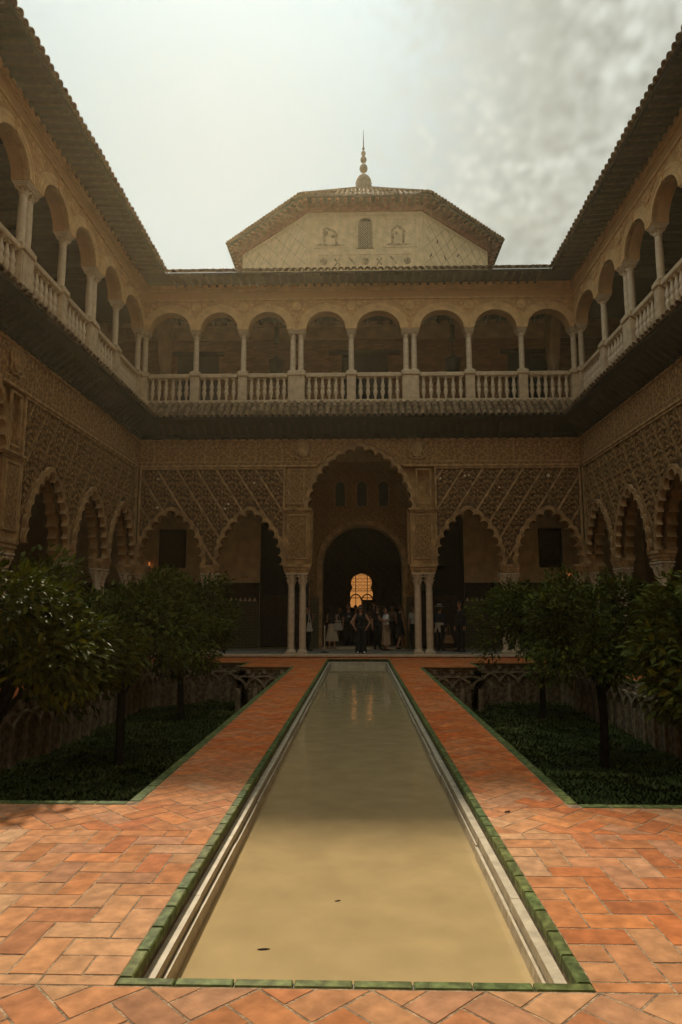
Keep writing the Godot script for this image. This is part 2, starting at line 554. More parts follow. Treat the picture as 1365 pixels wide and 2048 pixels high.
# net of crossing ribs over panel; lean = 1 makes the strong ribs rise to the right
func lattice(wing: Node3D, panel: PackedVector2Array, x0: float, x1: float, lean: float) -> void:
	var field := put(wing, "lattice_panel", plate(panel, -0.3, -0.06, M.lattice_ground))
	var w := 0.71
	var h := 1.1
	var y0 := 2.4
	var mid := (x0 + x1) / 2
	var slope := h / w
	for fam in 2:
		var s := slope * (lean if fam == 0 else -lean)
		var half := (0.034 if fam == 0 else 0.02) * sqrt(1 + slope * slope)
		for k in range(-16, 17):
			var c := y0 + k * h
			var a := Vector2(mid - 5, c - 5 * s)
			var b := Vector2(mid + 5, c + 5 * s)
			for piece in Geometry2D.intersect_polygons(PackedVector2Array([a - Vector2(0, half), b - Vector2(0, half), b + Vector2(0, half), a + Vector2(0, half)]), panel):
				put(field, "lattice_rib", plate(piece, -0.06, 0.0 if fam == 0 else -0.022, M.lattice if fam == 1 or wing.name != "far_wing" else M.moulding))
	var g := Geo.new()
	var inner := Geometry2D.offset_polygon(panel, -0.06)
	for i in range(-12, 13):
		for j in range(-12, 13):
			# centres of the rhombi
			var at := Vector2(mid + (i - j) * w / 2.0, y0 + (i + j + 1) * h / 2.0)
			if at.x < x0 - 0.5 or at.x > x1 + 0.5 or at.y > FRIEZE0 + 0.5 or at.y < SPRING - 0.4:
				continue
			for q in MOTIF:
				var p := at + Vector2(q[0], q[1])
				var tip: Vector2 = p + Vector2(cos(deg_to_rad(q[2])), sin(deg_to_rad(q[2]))) * q[3]
				for area in inner:
					if Geometry2D.is_point_in_polygon(p, area) and Geometry2D.is_point_in_polygon(tip, area):
						leaf_relief(g, p, q[2], q[3], q[4] * 1.12, -0.06, 0.055)
	stuff(put(field, "carved_leaves", g.mesh(M.lattice)))

func plate(p: PackedVector2Array, z0: float, z1: float, m: Material, back := false) -> ArrayMesh:
	var g := Geo.new()
	g.ext(p, z0, z1, back)
	return g.mesh(m)

# stepped mouldings that follow an opening; outline grows by each of steps
func mouldings(wing: Node3D, called: String, opening: PackedVector2Array, steps: Array, window: PackedVector2Array, m: Material) -> void:
	var host: Node3D = null
	for k in steps.size():
		var inner := opening if k == 0 else grown(opening, steps[k - 1][0])
		var g := Geo.new()
		for piece in Geometry2D.intersect_polygons(grown(opening, steps[k][0]), window):
			for q in Geometry2D.clip_polygons(piece, inner):
				g.ext(q, -0.1, steps[k][1])
		var o := put(wing if host == null else host, called if host == null else "outer_moulding", g.mesh(m))
		if host == null: host = o

# roof edge: deck, soffit, rafter ends and cover tiles; the ends are cut at 45 degrees where two eaves meet
func eave(wing: Node3D, called: String, x0: float, x1: float, spec: Array, wall_y: float, mitre0: bool, mitre1: bool, rows: int, from: float, to: float, rng: RandomNumberGenerator) -> void:
	var over: float = spec[0]
	var tip: float = spec[1]
	var high: float = spec[2]
	var a0 := x0 + (over if mitre0 else 0.0)
	var a1 := x1 - (over if mitre1 else 0.0)
	var g := Geo.new()
	var b := 0.0
	g.quad(Vector3(a0, tip - 0.04, over), Vector3(a1, tip - 0.04, over), Vector3(x1, high - 0.04, b), Vector3(x0, high - 0.04, b))
	g.quad(Vector3(x0, wall_y + 0.02, b), Vector3(x1, wall_y + 0.02, b), Vector3(a1, tip - 0.1, over), Vector3(a0, tip - 0.1, over))
	g.quad(Vector3(a0, tip - 0.1, over), Vector3(a1, tip - 0.1, over), Vector3(a1, tip - 0.04, over), Vector3(a0, tip - 0.04, over))
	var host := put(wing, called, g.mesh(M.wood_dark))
	# mouldings under the soffit
	var lo := wall_y + 0.02
	g = Geo.new()
	g.box(Vector3(x0, lo - 0.06, -0.02), Vector3(x1, lo + 0.02, 0.1))
	g.box(Vector3(x0 + 0.3, lo + 0.02, -0.02), Vector3(x1 - 0.3, lo + 0.1, 0.16))
	put(host, "cornice_board", g.mesh(M.wood_dark))
	# rafter ends
	var raf := Geo.new()
	var rise := (tip - 0.1 - lo) / over
	raf.quad(Vector3(-0.045, -0.13, 0), Vector3(0.045, -0.13, 0), Vector3(0.045, -0.02, over * 0.55 + 0.0), Vector3(-0.045, -0.02, over * 0.55))
	raf.box(Vector3(-0.045, -0.07, 0.0), Vector3(0.045, 0.03, over * 0.92))
	var rm := raf.mesh(M.wood_brown)
	var count := int((a1 - a0 - 0.2) / 0.3)
	for k in count:
		var x := a0 + 0.2 + k * 0.3
		if x < from or x > to: continue
		var t := Transform3D(Basis(Vector3.RIGHT, -atan(rise)), Vector3(x, lo, 0.02))
		put(host, "rafter_end", rm, t)
	# tiles
	var slope := atan2(high - tip, over)
	var run := sqrt(over * over + (high - tip) * (high - tip))
	var pitch := 0.238
	var n := int((x1 - x0) / pitch)
	var per := (run - 0.06) / rows
	for r in rows:
		var w := over + 0.07 - r * per * cos(slope)
		var y := tip + r * per * sin(slope) - 0.03
		for k in n:
			var x := x0 + (k + 0.5) * (x1 - x0) / n
			if mitre0 and x < x0 + w - 0.05: continue
			if mitre1 and x > x1 - w + 0.05: continue
			if x < from or x > to: continue
			var t := Transform3D(Basis(Vector3.UP, rng.randf_range(-0.03, 0.03)) * Basis(Vector3.RIGHT, slope - 0.05), Vector3(x + rng.randf_range(-0.008, 0.008), y + rng.randf_range(-0.008, 0.008), w + rng.randf_range(-0.015, 0.015)))
			t = t * Transform3D(Basis(), Vector3(0, 0, -0.5))
			put(host, "roof_tile", shared.tiles[rng.randi() % 4 if rng.randf() > 0.45 else 0], t)
	# channel tiles between them read as one corrugated bed
	g = Geo.new()
	for k in n:
		var x := x0 + (k + 1.0) * (x1 - x0) / n
		var w0 := over + 0.02
		if mitre0 and x < x0 + w0: continue
		if mitre1 and x > x1 - w0: continue
		for s in 4:
			var p := Vector2(-0.08 + s * 0.04, 0.03 * pow(absf(s - 2.0) / 2.0, 2))
			var q := Vector2(-0.04 + s * 0.04, 0.03 * pow(absf(s - 1.0) / 2.0, 2))
			g.quad(Vector3(x + p.x, tip - 0.035 + p.y, w0), Vector3(x + q.x, tip - 0.035 + q.y, w0), Vector3(x + q.x, high - 0.035 + q.y, 0.02), Vector3(x + p.x, high - 0.035 + p.y, 0.02))
	stuff(put(host, "channel_tiles", g.mesh(M.roof_deck)))

func wing(spec: Dictionary) -> Node3D:
	var rng := RandomNumberGenerator.new()
	rng.seed = spec.seed
	var o := thing(spec.called, spec.label, "palace wing", spec.at, "two-storey wings round the court")
	var x0: float = spec.x0
	var x1: float = spec.x1
	var from: float = spec.from
	var to: float = spec.to
	# ---- lower wall
	var big: PackedVector2Array = lobed(spec.big, 5.14, BIG_LOBES, 0.18, 1.72, -1.0)
	var openings := [big]
	for cx in spec.arches:
		openings.append(lobed(cx, SPRING, SIDE_LOBES, 0.17, 0.98, -1.0))
	var wall := rect(x0, SPRING, x1, FRIEZE1 + 0.2)
	for p in openings:
		wall = cut(wall, p)
	put(o, "lower_wall", plate(wall, -0.5, -0.25, M.stucco, true))
	# surround of the great arch, up to the frieze
	var piers: Array = spec.piers      # [left outer, right outer]
	var surround := cut(rect(piers[0], SPRING, piers[1], FRIEZE0), big)
	put(o, "arch_surround", plate(surround, -0.3, -0.02, M.carved))
	var frieze := cut(rect(x0, FRIEZE0, x1, FRIEZE1), grown(big, 0.16))
	put(o, "frieze", plate(frieze, -0.3, 0.02, M.frieze))
	var g := Geo.new()
	for seg in [[x0, spec.big - 1.55], [spec.big + 1.55, x1]]:
		g.cbox(Vector3(seg[0], FRIEZE0 - 0.05, -0.2), Vector3(seg[1], FRIEZE0 + 0.03, 0.05))
		g.cbox(Vector3(seg[0], FRIEZE0 + 0.13, -0.2), Vector3(seg[1], FRIEZE0 + 0.17, 0.035))
	g.cbox(Vector3(x0, FRIEZE1 - 0.12, -0.2), Vector3(x1, FRIEZE1 + 0.02, 0.06))
	var band := Geo.new()
	band.box(Vector3(x0, FRIEZE1 - 0.02, -0.2), Vector3(x1, FRIEZE1 + 0.035, 0.075))
	put(o, "red_band", band.mesh(M.frieze_red))
	put(o, "frieze_moulding", g.mesh(M.moulding))
	# upright strips that part the frieze
	var sm := Geo.new()
	sm.cbox(Vector3(-0.02, FRIEZE0 + 0.18, -0.1), Vector3(0.02, FRIEZE1 - 0.13, 0.032), 0.006)
	var strip := sm.mesh(M.moulding)
	var x := x0 + 0.55
	while x < x1 - 0.3:
		if absf(x - spec.big) > 1.5:
			put(o, "frieze_strip", strip, Transform3D(Basis(), Vector3(x, 0, 0)))
		x += 0.92
	# coats of arms each side of the great arch
	for s in [-1, 1]:
		var sx: float = spec.big + s * 2.02
		var sh := Geo.new()
		sh.ext(PackedVector2Array([Vector2(-0.2, 0.25), Vector2(-0.2, -0.05), Vector2(-0.13, -0.22), Vector2(0, -0.3), Vector2(0.13, -0.22), Vector2(0.2, -0.05), Vector2(0.2, 0.25)]), 0, 0.09)
		sh.ext(PackedVector2Array([Vector2(-0.13, 0.2), Vector2(-0.13, -0.03), Vector2(0, -0.2), Vector2(0.13, -0.03), Vector2(0.13, 0.2)]), 0.08, 0.12)
		for k in 5:
			sh.tube([Vector3(-0.2 + 0.1 * k, 0.27, 0.04), Vector3(-0.23 + 0.115 * k, 0.38, 0.05)], [0.04, 0.02], 5)
		for q in [-1, 1]:
			sh.tube([Vector3(0.22 * q, 0.22, 0.04), Vector3(0.32 * q, 0.05, 0.06), Vector3(0.22 * q, -0.1, 0.05), Vector3(0.3 * q, -0.26, 0.05), Vector3(0.12 * q, -0.36, 0.05), Vector3(0.0, -0.32, 0.05)], [0.035, 0.03, 0.035, 0.04, 0.03, 0.03], 5)
		put(o, "coat_of_arms", sh.mesh(M.moulding), Transform3D(Basis(), Vector3(sx, 7.28, 0.015)))
	# lattice fields
	for f in spec.fields:               # [x0, x1, lean]
		var panel := rect(f[0] + 0.06, SPRING, f[1] - 0.06, FRIEZE0 - 0.05)
		for k in openings.size():
			panel = cut(panel, grown(openings[k], 0.13))
		lattice(o, panel, f[0], f[1], f[2])
		g = Geo.new()
		g.cbox(Vector3(f[0], SPRING, -0.3), Vector3(f[0] + 0.07, FRIEZE0 - 0.05, 0.015))
		g.cbox(Vector3(f[1] - 0.07, SPRING, -0.3), Vector3(f[1], FRIEZE0 - 0.05, 0.015))
		g.cbox(Vector3(f[0] + 0.07, FRIEZE0 - 0.12, -0.3), Vector3(f[1] - 0.07, FRIEZE0 - 0.05, 0.018))
		put(o, "panel_frame", g.mesh(M.moulding))
	# raised borders of the spandrels beside the great arch
	for s in [-1, 1]:
		var xa: float = spec.big + s * 1.98
		var xb: float = piers[0] + 0.12 if s < 0 else piers[1] - 0.12
		put(o, "spandrel_border", frame(minf(xa, xb), 5.3, maxf(xa, xb), FRIEZE0 - 0.12, 0.05, -0.03, 0.025, M.moulding))
	# arch mouldings
	for k in openings.size():
		var base := 5.14 if k == 0 else SPRING
		mouldings(o, "arch_moulding", openings[k], [[0.035, 0.045], [0.09, 0.02], [0.13, 0.04]], rect(x0, base, x1, FRIEZE1 - 0.06), M.moulding)
	# piers beside the great arch, carved panels on them
	for s in [0, 1]:
		var pin: float = spec.big - 1.76 if s == 0 else spec.big + 1.76
		var pout: float = piers[s]
		var pa := minf(pin, pout)
		var pb := maxf(pin, pout)
		g = Geo.new()
		g.box(Vector3(pa, SPRING + 0.02, -0.48), Vector3(pb, 5.06, 0.03))
		var pier := put(o, "pier", g.mesh(M.stucco))
		g = Geo.new()
		g.box(Vector3(pa + 0.16, SPRING + 0.25, 0.0), Vector3(pb - 0.16, 4.86, 0.045))
		g.box(Vector3(pa - 0.012, SPRING + 0.25, -0.4), Vector3(pa + 0.05, 4.86, -0.05)) if s == 1 else g.box(Vector3(pb - 0.05, SPRING + 0.25, -0.4), Vector3(pb + 0.012, 4.86, -0.05))
		put(pier, "carved_panel", g.mesh(M.carved))
		put(pier, "panel_border", frame(pa + 0.1, SPRING + 0.18, pb - 0.1, 4.94, 0.06, 0.0, 0.065, M.moulding))
		put(pier, "pier_cornice", impost(pa, pb, -0.48, 0.05, 5.0, 5.16, 0.06).mesh(M.moulding))
		put(o, "impost", impost(pa + 0.02, pb - 0.02, -0.46, 0.0, 2.87, SPRING + 0.02, 0.06).mesh(M.moulding))
		var pc := (pa + pb) / 2
		for dx in [-0.2, 0.2]:
			low_column(o, pc + dx, -0.16)
	for cx in spec.pairs:
		put(o, "impost", impost(cx - 0.31, cx + 0.31, -0.42, -0.03, 2.89, SPRING, 0.05).mesh(M.moulding))
		for dx in [-0.165, 0.165]:
			low_column(o, cx + dx, -0.22)
	for cx in spec.corners:
		put(o, "impost", impost(cx - 0.18, cx + 0.18, -0.46, 0.0, 2.87, SPRING, 0.06).mesh(M.moulding))
		low_column(o, cx, -0.22)
	# ---- lower eave
	eave(o, "lower_eave", x0, x1, EAVE_LOW, FRIEZE1, spec.mitre0, spec.mitre1, 3 if spec.seed == 1 else 2, from, to, rng)
	# ---- upper storey
	var cols: Array = spec.columns       # [x, pair]
	var top := rect(x0, UP_SPRING, x1, WALL_TOP)
	var ups := []
	for k in cols.size() - 1:
		var a: float = cols[k][0] + (0.36 if cols[k][1] else 0.2)
		var b: float = cols[k + 1][0] - (0.36 if cols[k + 1][1] else 0.2)
		ups.append([oval((a + b) / 2, UP_SPRING, (b - a) / 2, 0.68, 8.0), cols[k][0], cols[k + 1][0], (a + b) / 2])
	for u in ups:
		top = cut(top, u[0])
	put(o, "upper_wall", plate(top, -0.42, 0.0, M.upper_stucco, true))
	for u in ups:
		mouldings(o, "upper_arch_moulding", u[0], [[0.1, 0.05], [0.17, 0.03], [0.25, 0.045], [0.3, 0.02]], rect(u[1] + 0.01, UP_SPRING, u[2] - 0.01, 12.96), M.upper_moulding)
		g = Geo.new()
		g.ext(PackedVector2Array([Vector2(-0.05, 0.0), Vector2(0.05, 0.0), Vector2(0.08, 0.32), Vector2(-0.08, 0.32)]), 0, 0.09)
		g.ext(circle(Vector2(0, 0.2), 0.06, 8), 0.09, 0.13)
		put(o, "keystone", g.mesh(M.upper_moulding), Transform3D(Basis(), Vector3(u[3], UP_SPRING + 0.66, 0)))
	# roundels and foliage in the spandrels
	var med := Geo.new()
	med.ext(circle(Vector2.ZERO, 0.17, 20), 0, 0.045)
	med.ext(circle(Vector2.ZERO, 0.125, 20), 0.04, 0.06)
	med.ext(circle(Vector2.ZERO, 0.06, 10), 0.06, 0.1)
	var mm := med.mesh(M.upper_moulding)
	var fol := Geo.new()
	for k in range(1, cols.size() - 1):
		put(o, "roundel", mm, Transform3D(Basis(), Vector3(cols[k][0], 12.72, 0)))
	for k in cols.size():
		for q in [[-0.02, -0.62, 120, 0.18], [0.02, -0.62, 60, 0.18], [0, -0.45, 90, 0.16], [-0.08, -0.38, 130, 0.16], [0.08, -0.38, 50, 0.16], [-0.22, -0.2, 100, 0.16], [0.22, -0.2, 80, 0.16], [-0.24, -0.02, 140, 0.2], [0.24, -0.02, 40, 0.2], [-0.3, 0.0, 70, 0.16], [0.3, 0.0, 110, 0.16], [-0.42, 0.12, 160, 0.16], [0.42, 0.12, 20, 0.16]]:
			var p := Vector2(cols[k][0] + q[0], 12.74 + q[1])
			if p.x < x0 + 0.2 or p.x > x1 - 0.2: continue
			leaf_relief(fol, p, q[2], q[3], 0.035, 0.0, 0.04)
	stuff(put(o, "spandrel_leaves", fol.mesh(M.upper_moulding)))
	g = Geo.new()
	g.cbox(Vector3(x0, 12.97, -0.1), Vector3(x1, 13.03, 0.06))
	g.cbox(Vector3(x0, 13.3, -0.1), Vector3(x1, 13.37, 0.06))
	g.cbox(Vector3(x0, 13.37, -0.1), Vector3(x1, WALL_TOP + 0.03, 0.11), 0.03)
	put(o, "upper_cornice", g.mesh(M.upper_moulding))
	g = Geo.new()
	g.box(Vector3(x0, 13.03, -0.1), Vector3(x1, 13.3, 0.022))
	put(o, "upper_frieze", g.mesh(M.carved_small))
	for q in cols:
		var xs: Array = [q[0] - 0.15, q[0] + 0.15] if q[1] else [q[0]]
		for cx in xs:
			if cx > x0 - 0.01 and cx < x1 + 0.01:
				up_column(o, cx, -0.2)
		put(o, "upper_impost", impost(xs[0] - 0.14, xs[-1] + 0.14, -0.36, -0.04, 11.73, UP_SPRING, 0.05).mesh(M.marble))
	eave(o, "upper_eave", x0, x1, EAVE_TOP, WALL_TOP, spec.mitre0, spec.mitre1, 2, from, to, rng)
	# ---- galleries behind
	g = Geo.new()
	g.box(Vector3(spec.b0, 8.55, DEEP - 0.3), Vector3(spec.b1, UP_FLOOR, -0.45))
	put(o, "upper_floor", g.mesh(M.interior))
	g = Geo.new()
	g.box(Vector3(spec.b0, 13.72, DEEP - 0.3), Vector3(spec.b1, 13.9, -0.42))
	g.quad(Vector3(x0, EAVE_TOP[2] - 0.05, 0), Vector3(x1, EAVE_TOP[2] - 0.05, 0), Vector3(spec.b1, 15.2, DEEP), Vector3(spec.b0, 15.2, DEEP))
	put(o, "roof", g.mesh(M.wood_dark))
	var beam := Geo.new()
	beam.box(Vector3(-0.06, 13.56, DEEP), Vector3(0.06, 13.715, -0.43))
	var bm := beam.mesh(M.wood_brown)
	x = x0 + 0.3
	while x < x1:
		if x > from and x < to:
			put(o, "ceiling_beam", bm, Transform3D(Basis(), Vector3(x, 0, 0)))
		x += 0.5
	return o

func frame(x0: float, y0: float, x1: float, y1: float, w: float, z0: float, z1: float, m: Material) -> ArrayMesh:
	var g := Geo.new()
	g.cbox(Vector3(x0, y0, z0), Vector3(x0 + w, y1, z1), 0.008)
	g.cbox(Vector3(x1 - w, y0, z0), Vector3(x1, y1, z1), 0.008)
	g.cbox(Vector3(x0 + w, y0, z0), Vector3(x1 - w, y0 + w, z1), 0.008)
	g.cbox(Vector3(x0 + w, y1 - w, z0), Vector3(x1 - w, y1, z1), 0.008)
	return g.mesh(m)

func balustrade(called: String, label: String, at: Transform3D, cols: Array, x0: float, x1: float) -> void:
	var o := thing(called, label, "balustrade", at, "balustrades of the upper gallery")
	var g := Geo.new()
	g.cbox(Vector3(x0, UP_FLOOR - 0.02, -0.36), Vector3(x1, 9.15, 0.03))
	put(o, "plinth", g.mesh(M.stone))
	for k in cols.size():
		var w := 0.3 if cols[k][1] else 0.16
		g = Geo.new()
		g.box(Vector3(cols[k][0] - w, 9.15, -0.35), Vector3(cols[k][0] + w, 10.08, -0.05))
		g.box(Vector3(cols[k][0] - w + 0.05, 9.22, -0.06), Vector3(cols[k][0] + w - 0.05, 9.98, -0.035))
		var ped := put(o, "pedestal", g.mesh(M.stone))
		g = Geo.new()
		g.cbox(Vector3(cols[k][0] - w - 0.04, 10.08, -0.39), Vector3(cols[k][0] + w + 0.04, RAIL, 0.0), 0.03)
		put(ped, "pedestal_cap", g.mesh(M.stone))
		if k + 1 == cols.size(): break
		var a: float = cols[k][0] + w + 0.04
		var b: float = cols[k + 1][0] - (0.3 if cols[k + 1][1] else 0.16) - 0.04
		g = Geo.new()
		g.cbox(Vector3(a, 10.03, -0.3), Vector3(b, 10.2, -0.07), 0.03)
		put(o, "rail", g.mesh(M.stone))
		var n := maxi(3, int(round((b - a) / 0.25)))
		for i in n:
			put(o, "baluster", shared.baluster, Transform3D(Basis(), Vector3(lerpf(a, b, (i + 0.5) / n), 9.15, -0.19)))

# ---------------------------------------------------------------- ground, paths, pool
const POOL := Rect2(-1.05, -22.92, 2.04, 19.78)      # x, z of the outer edge of the green rim
const BED_L := [-6.2, -1.93, -5.95]
const BED_R := [1.8, 6.2, -5.95]

func bed_outline(b: Array) -> PackedVector2Array:
	var inner: float = b[1] if b[1] < 0 else b[0]
	var outer: float = b[0] if b[1] < 0 else b[1]
	var notch := 3.45 * signf(inner)
	return PackedVector2Array([Vector2(outer, b[2]), Vector2(inner, b[2]), Vector2(inner, -19.8), Vector2(notch, -19.8), Vector2(notch, -21.4), Vector2(outer, -21.4)])

func slab(g: Geo, p: PackedVector2Array, y0: float, y1: float, b: float) -> void:
	# p lies in (x, z); a little bevel round the top edge
	var top := Geometry2D.offset_polygon(p, -b, Geometry2D.JOIN_MITER)
	if top.size() != 1 or top[0].size() != p.size():
		top = [p]
	var t: PackedVector2Array = top[0]
	var area := 0.0
	for i in t.size():
		area += t[i].cross(t[(i + 1) % t.size()])
	var idx := Geometry2D.triangulate_polygon(t)
	for i in range(0, idx.size(), 3):
		var a := t[idx[i]]
		var e := t[idx[i + 1]]
		var d := t[idx[i + 2]]
		if (e - a).cross(d - a) > 0:
			var s := e
			e = d
			d = s
		g.tri(Vector3(a.x, y1, a.y), Vector3(e.x, y1, e.y), Vector3(d.x, y1, d.y))
	# match corners of the two outlines
	var shift := 0
	var best := 1e9
	for k in t.size():
		if t[k].distance_to(p[0]) < best:
			best = t[k].distance_to(p[0])
			shift = k
	var same := 0.0
	for i in p.size():
		same += p[i].cross(p[(i + 1) % p.size()])
	var dir := 1 if signf(same) == signf(area) else -1
	for i in p.size():
		var j := (i + 1) % p.size()
		var ti := t[posmod(shift + dir * i, t.size())]
		var tj := t[posmod(shift + dir * (i + 1), t.size())]
		var a := Vector3(p[i].x, y1 - b, p[i].y)
		var e := Vector3(p[j].x, y1 - b, p[j].y)
		var ta := Vector3(ti.x, y1, ti.y)
		var te := Vector3(tj.x, y1, tj.y)
		var a0 := Vector3(p[i].x, y0, p[i].y)
		var e0 := Vector3(p[j].x, y0, p[j].y)
		if same > 0:
			g.quad(e, a, ta, te); g.quad(e0, a0, a, e)
		else:
			g.quad(a, e, te, ta); g.quad(a0, e0, e, a)

func herringbone(region: PackedVector2Array, deg: float, off: Vector2) -> Array:
	var w := 0.168
	var joint := 0.004
	var out := []
	var box := Rect2(region[0], Vector2.ZERO)
	for p in region: box = box.expand(p)
	var rot := Transform2D(deg_to_rad(deg), off)
	var inv := rot.affine_inverse()
	var lo := Vector2(1e9, 1e9)
	var hi := -lo
	for p in [box.position, box.end, Vector2(box.position.x, box.end.y), Vector2(box.end.x, box.position.y)]:
		var q: Vector2 = inv * p
		lo = lo.min(q)
		hi = hi.max(q)
	for y in range(int(lo.y / w) - 2, int(hi.y / w) + 3):
		for x in range(int(lo.x / w) - 2, int(hi.x / w) + 3):
			var m := posmod(x - y, 4)
			var r: Rect2
			if m == 0: r = Rect2(x * w, y * w, 2 * w, w)
			elif m == 3: r = Rect2(x * w, y * w, w, 2 * w)
			else: continue
			r = r.grow(-joint)
			var c: Vector2 = rot * r.get_center()
			if not box.grow(0.3).has_point(c): continue
			var q := PackedVector2Array([rot * r.position, rot * Vector2(r.end.x, r.position.y), rot * r.end, rot * Vector2(r.position.x, r.end.y)])
			for piece in Geometry2D.intersect_polygons(q, region):
				var s := 0.0
				for i in piece.size(): s += piece[i].cross(piece[(i + 1) % piece.size()])
				if absf(s) > 0.003: out.append(piece)
	return out

func middle(p: PackedVector2Array) -> Vector2:
	var c := Vector2.ZERO
	for q in p: c += q
	return c / p.size()

func ground(rng: RandomNumberGenerator) -> void:
	var g := Geo.new()
	g.quad(Vector3(-300, -1.62, 300), Vector3(300, -1.62, 300), Vector3(300, -1.62, -300), Vector3(-300, -1.62, -300))
	structure("ground", "bare earth under and round the palace", g.mesh(M.soil))
	# mortar bed of the paved court: pieces round the pool and the two sunken beds
	g = Geo.new()
	var y := -0.0015
	var flats := [[-7.6, -3.14, 7.6, 2.0], [-7.6, -5.95, POOL.position.x, -3.14], [POOL.end.x, -5.95, 7.6, -3.14],
		[-7.6, -21.4, -6.2, -5.95], [6.2, -21.4, 7.6, -5.95], [-1.93, -21.4, POOL.position.x, -5.95], [POOL.end.x, -21.4, 1.8, -5.95],
		[-3.45, -21.4, -1.93, -19.8], [1.8, -21.4, 3.45, -19.8], [-7.6, -22.92, POOL.position.x, -21.4], [POOL.end.x, -22.92, 7.6, -21.4], [-7.6, -23.6, 7.6, -22.92]]
	for f in flats:
		g.quad(Vector3(f[0], y, f[3]), Vector3(f[2], y, f[3]), Vector3(f[2], y, f[1]), Vector3(f[0], y, f[1]))
	var path := structure("path", "terracotta herringbone brick path round the long pool", g.mesh(M.mortar))
	# bricks
	var e := 0.1
	var pieces := []
	pieces += herringbone(rect(-5.5, -3.13, 5.5, -0.5), 45, Vector2(0.05, -3.13))
	pieces += herringbone(rect(-7.5, -5.2, POOL.position.x, -3.22), 0, Vector2(POOL.position.x, -3.22))
	pieces += herringbone(rect(POOL.end.x, -5.2, 7.5, -3.22), 90, Vector2(POOL.end.x, -3.22))
	pieces += herringbone(rect(-7.5, -5.95 + e, POOL.position.x, -5.2), 45, Vector2(-1.5, -5.2))
	pieces += herringbone(rect(POOL.end.x, -5.95 + e, 7.5, -5.2), 45, Vector2(1.4, -5.2))
	pieces += herringbone(rect(-1.93 + e, -19.8, POOL.position.x, -5.95 + e), 45, Vector2(-1.5, -5.2))
	pieces += herringbone(rect(POOL.end.x, -19.8, 1.8 - e, -5.95 + e), 45, Vector2(1.4, -5.2))
	pieces += herringbone(rect(-3.45 + e, -23.55, POOL.position.x, -19.8 + e), 45, Vector2(-1.5, -5.2))
	pieces += herringbone(rect(POOL.end.x, -23.55, 3.45 - e, -19.8 + e), 45, Vector2(1.4, -5.2))
	pieces += herringbone(rect(POOL.position.x, -23.55, POOL.end.x, -22.92), 45, Vector2(1.4, -5.2))
	pieces += herringbone(rect(-7.5, -23.55, -3.45 + e, -21.4 + e), 45, Vector2(-1.5, -5.2))
	pieces += herringbone(rect(3.45 - e, -23.55, 7.5, -21.4 + e), 45, Vector2(1.4, -5.2))
	pieces += herringbone(rect(6.2 + e, -21.4, 7.5, -5.95 + e), 45, Vector2(1.4, -5.2))
	pieces += herringbone(rect(-7.5, -21.4, -6.2 - e, -5.95 + e), 45, Vector2(-1.5, -5.2))
	# the straight course beside the near end of the pool
	for s in [-1, 1]:
		var x := POOL.position.x if s < 0 else POOL.end.x
		for k in 20:
			pieces.append(rect(minf(x + s * 0.336 * k, x + s * (0.336 * k + 0.328)), -3.215, maxf(x + s * 0.336 * k, x + s * (0.336 * k + 0.328)), -3.14))
	var eye := Vector2(0, -3.2)
	var order := []
	for i in pieces.size():
		var c := middle(pieces[i])
		order.append([(c - eye).length() + (6.0 if c.y > -2.75 or absf(c.x) > 0.3 - c.y * 0.56 else 0.0), i])
	order.sort_custom(func(a, b): return a[0] < b[0])
	var patches := FastNoiseLite.new()
	patches.seed = 3
	patches.frequency = 0.45
	var rest := Geo.new()
	rest.tinted = true
	var tones := [Vector3(0.62, 0.255, 0.1), Vector3(0.66, 0.31, 0.14), Vector3(0.58, 0.205, 0.078), Vector3(0.68, 0.27, 0.098), Vector3(0.57, 0.28, 0.15), Vector3(0.65, 0.225, 0.078)]
	for k in order.size():
		var p: PackedVector2Array = pieces[order[k][1]]
		var c := middle(p)
		var t: Vector3 = tones[rng.randi() % tones.size()] * rng.randf_range(0.85, 1.1)
		var pale := clampf(patches.get_noise_2d(c.x, c.y) * 1.4 + 0.25, 0.0, 0.6) * (1.0 if rng.randf() < 0.8 else 0.3)
		var near := smoothstep(-8.5, -5.0, c.y)
		pale *= lerpf(0.15, 1.0, near)
		t = Vector3(t.x * 1.25, t.y * 0.88, t.z * 0.62).lerp(t, near)  # far bricks carry the tone of shade in their colour, near ones pale dust
		t = t.lerp(Vector3(0.77, 0.5, 0.28), pale)
		var b := rest
		if k < 300:
			b = Geo.new()
			b.tinted = true
		b.col = Color(t.x, t.y, t.z)
		slab(b, p, -0.012, rng.randf_range(-0.001, 0.0015), 0.0025)
		if k < 300:
			put(path, "brick", b.mesh(M.brick))
	stuff(put(path, "bricks_farther_off", rest.mesh(M.brick)))

func tile_row(host: Node3D, a: Vector2, b: Vector2, inward: Vector2, w: float, l: float, y: float, rng: RandomNumberGenerator) -> void:
	var d := (b - a).normalized()
	var n := int(round((b - a).length() / l))
	l = (b - a).length() / n
	for k in n:
		var g := Geo.new()
		g.tinted = true
		var v := rng.randf_range(0.8, 1.15)
		var t := Vector3(0.27, 0.31, 0.11).lerp(Vector3(0.14, 0.25, 0.1), rng.randf() * 0.7) * v
		g.col = Color(t.x, t.y, t.z)
		var p := a + d * (l * k + 0.004)
		var q := a + d * (l * (k + 1) - 0.004)
		slab(g, PackedVector2Array([p, q, q + inward * w, p + inward * w]), y - 0.05, y + 0.004 + rng.randf_range(-0.001, 0.001), 0.006)
		put(host, "glazed_tile", g.mesh(M.green_glaze))

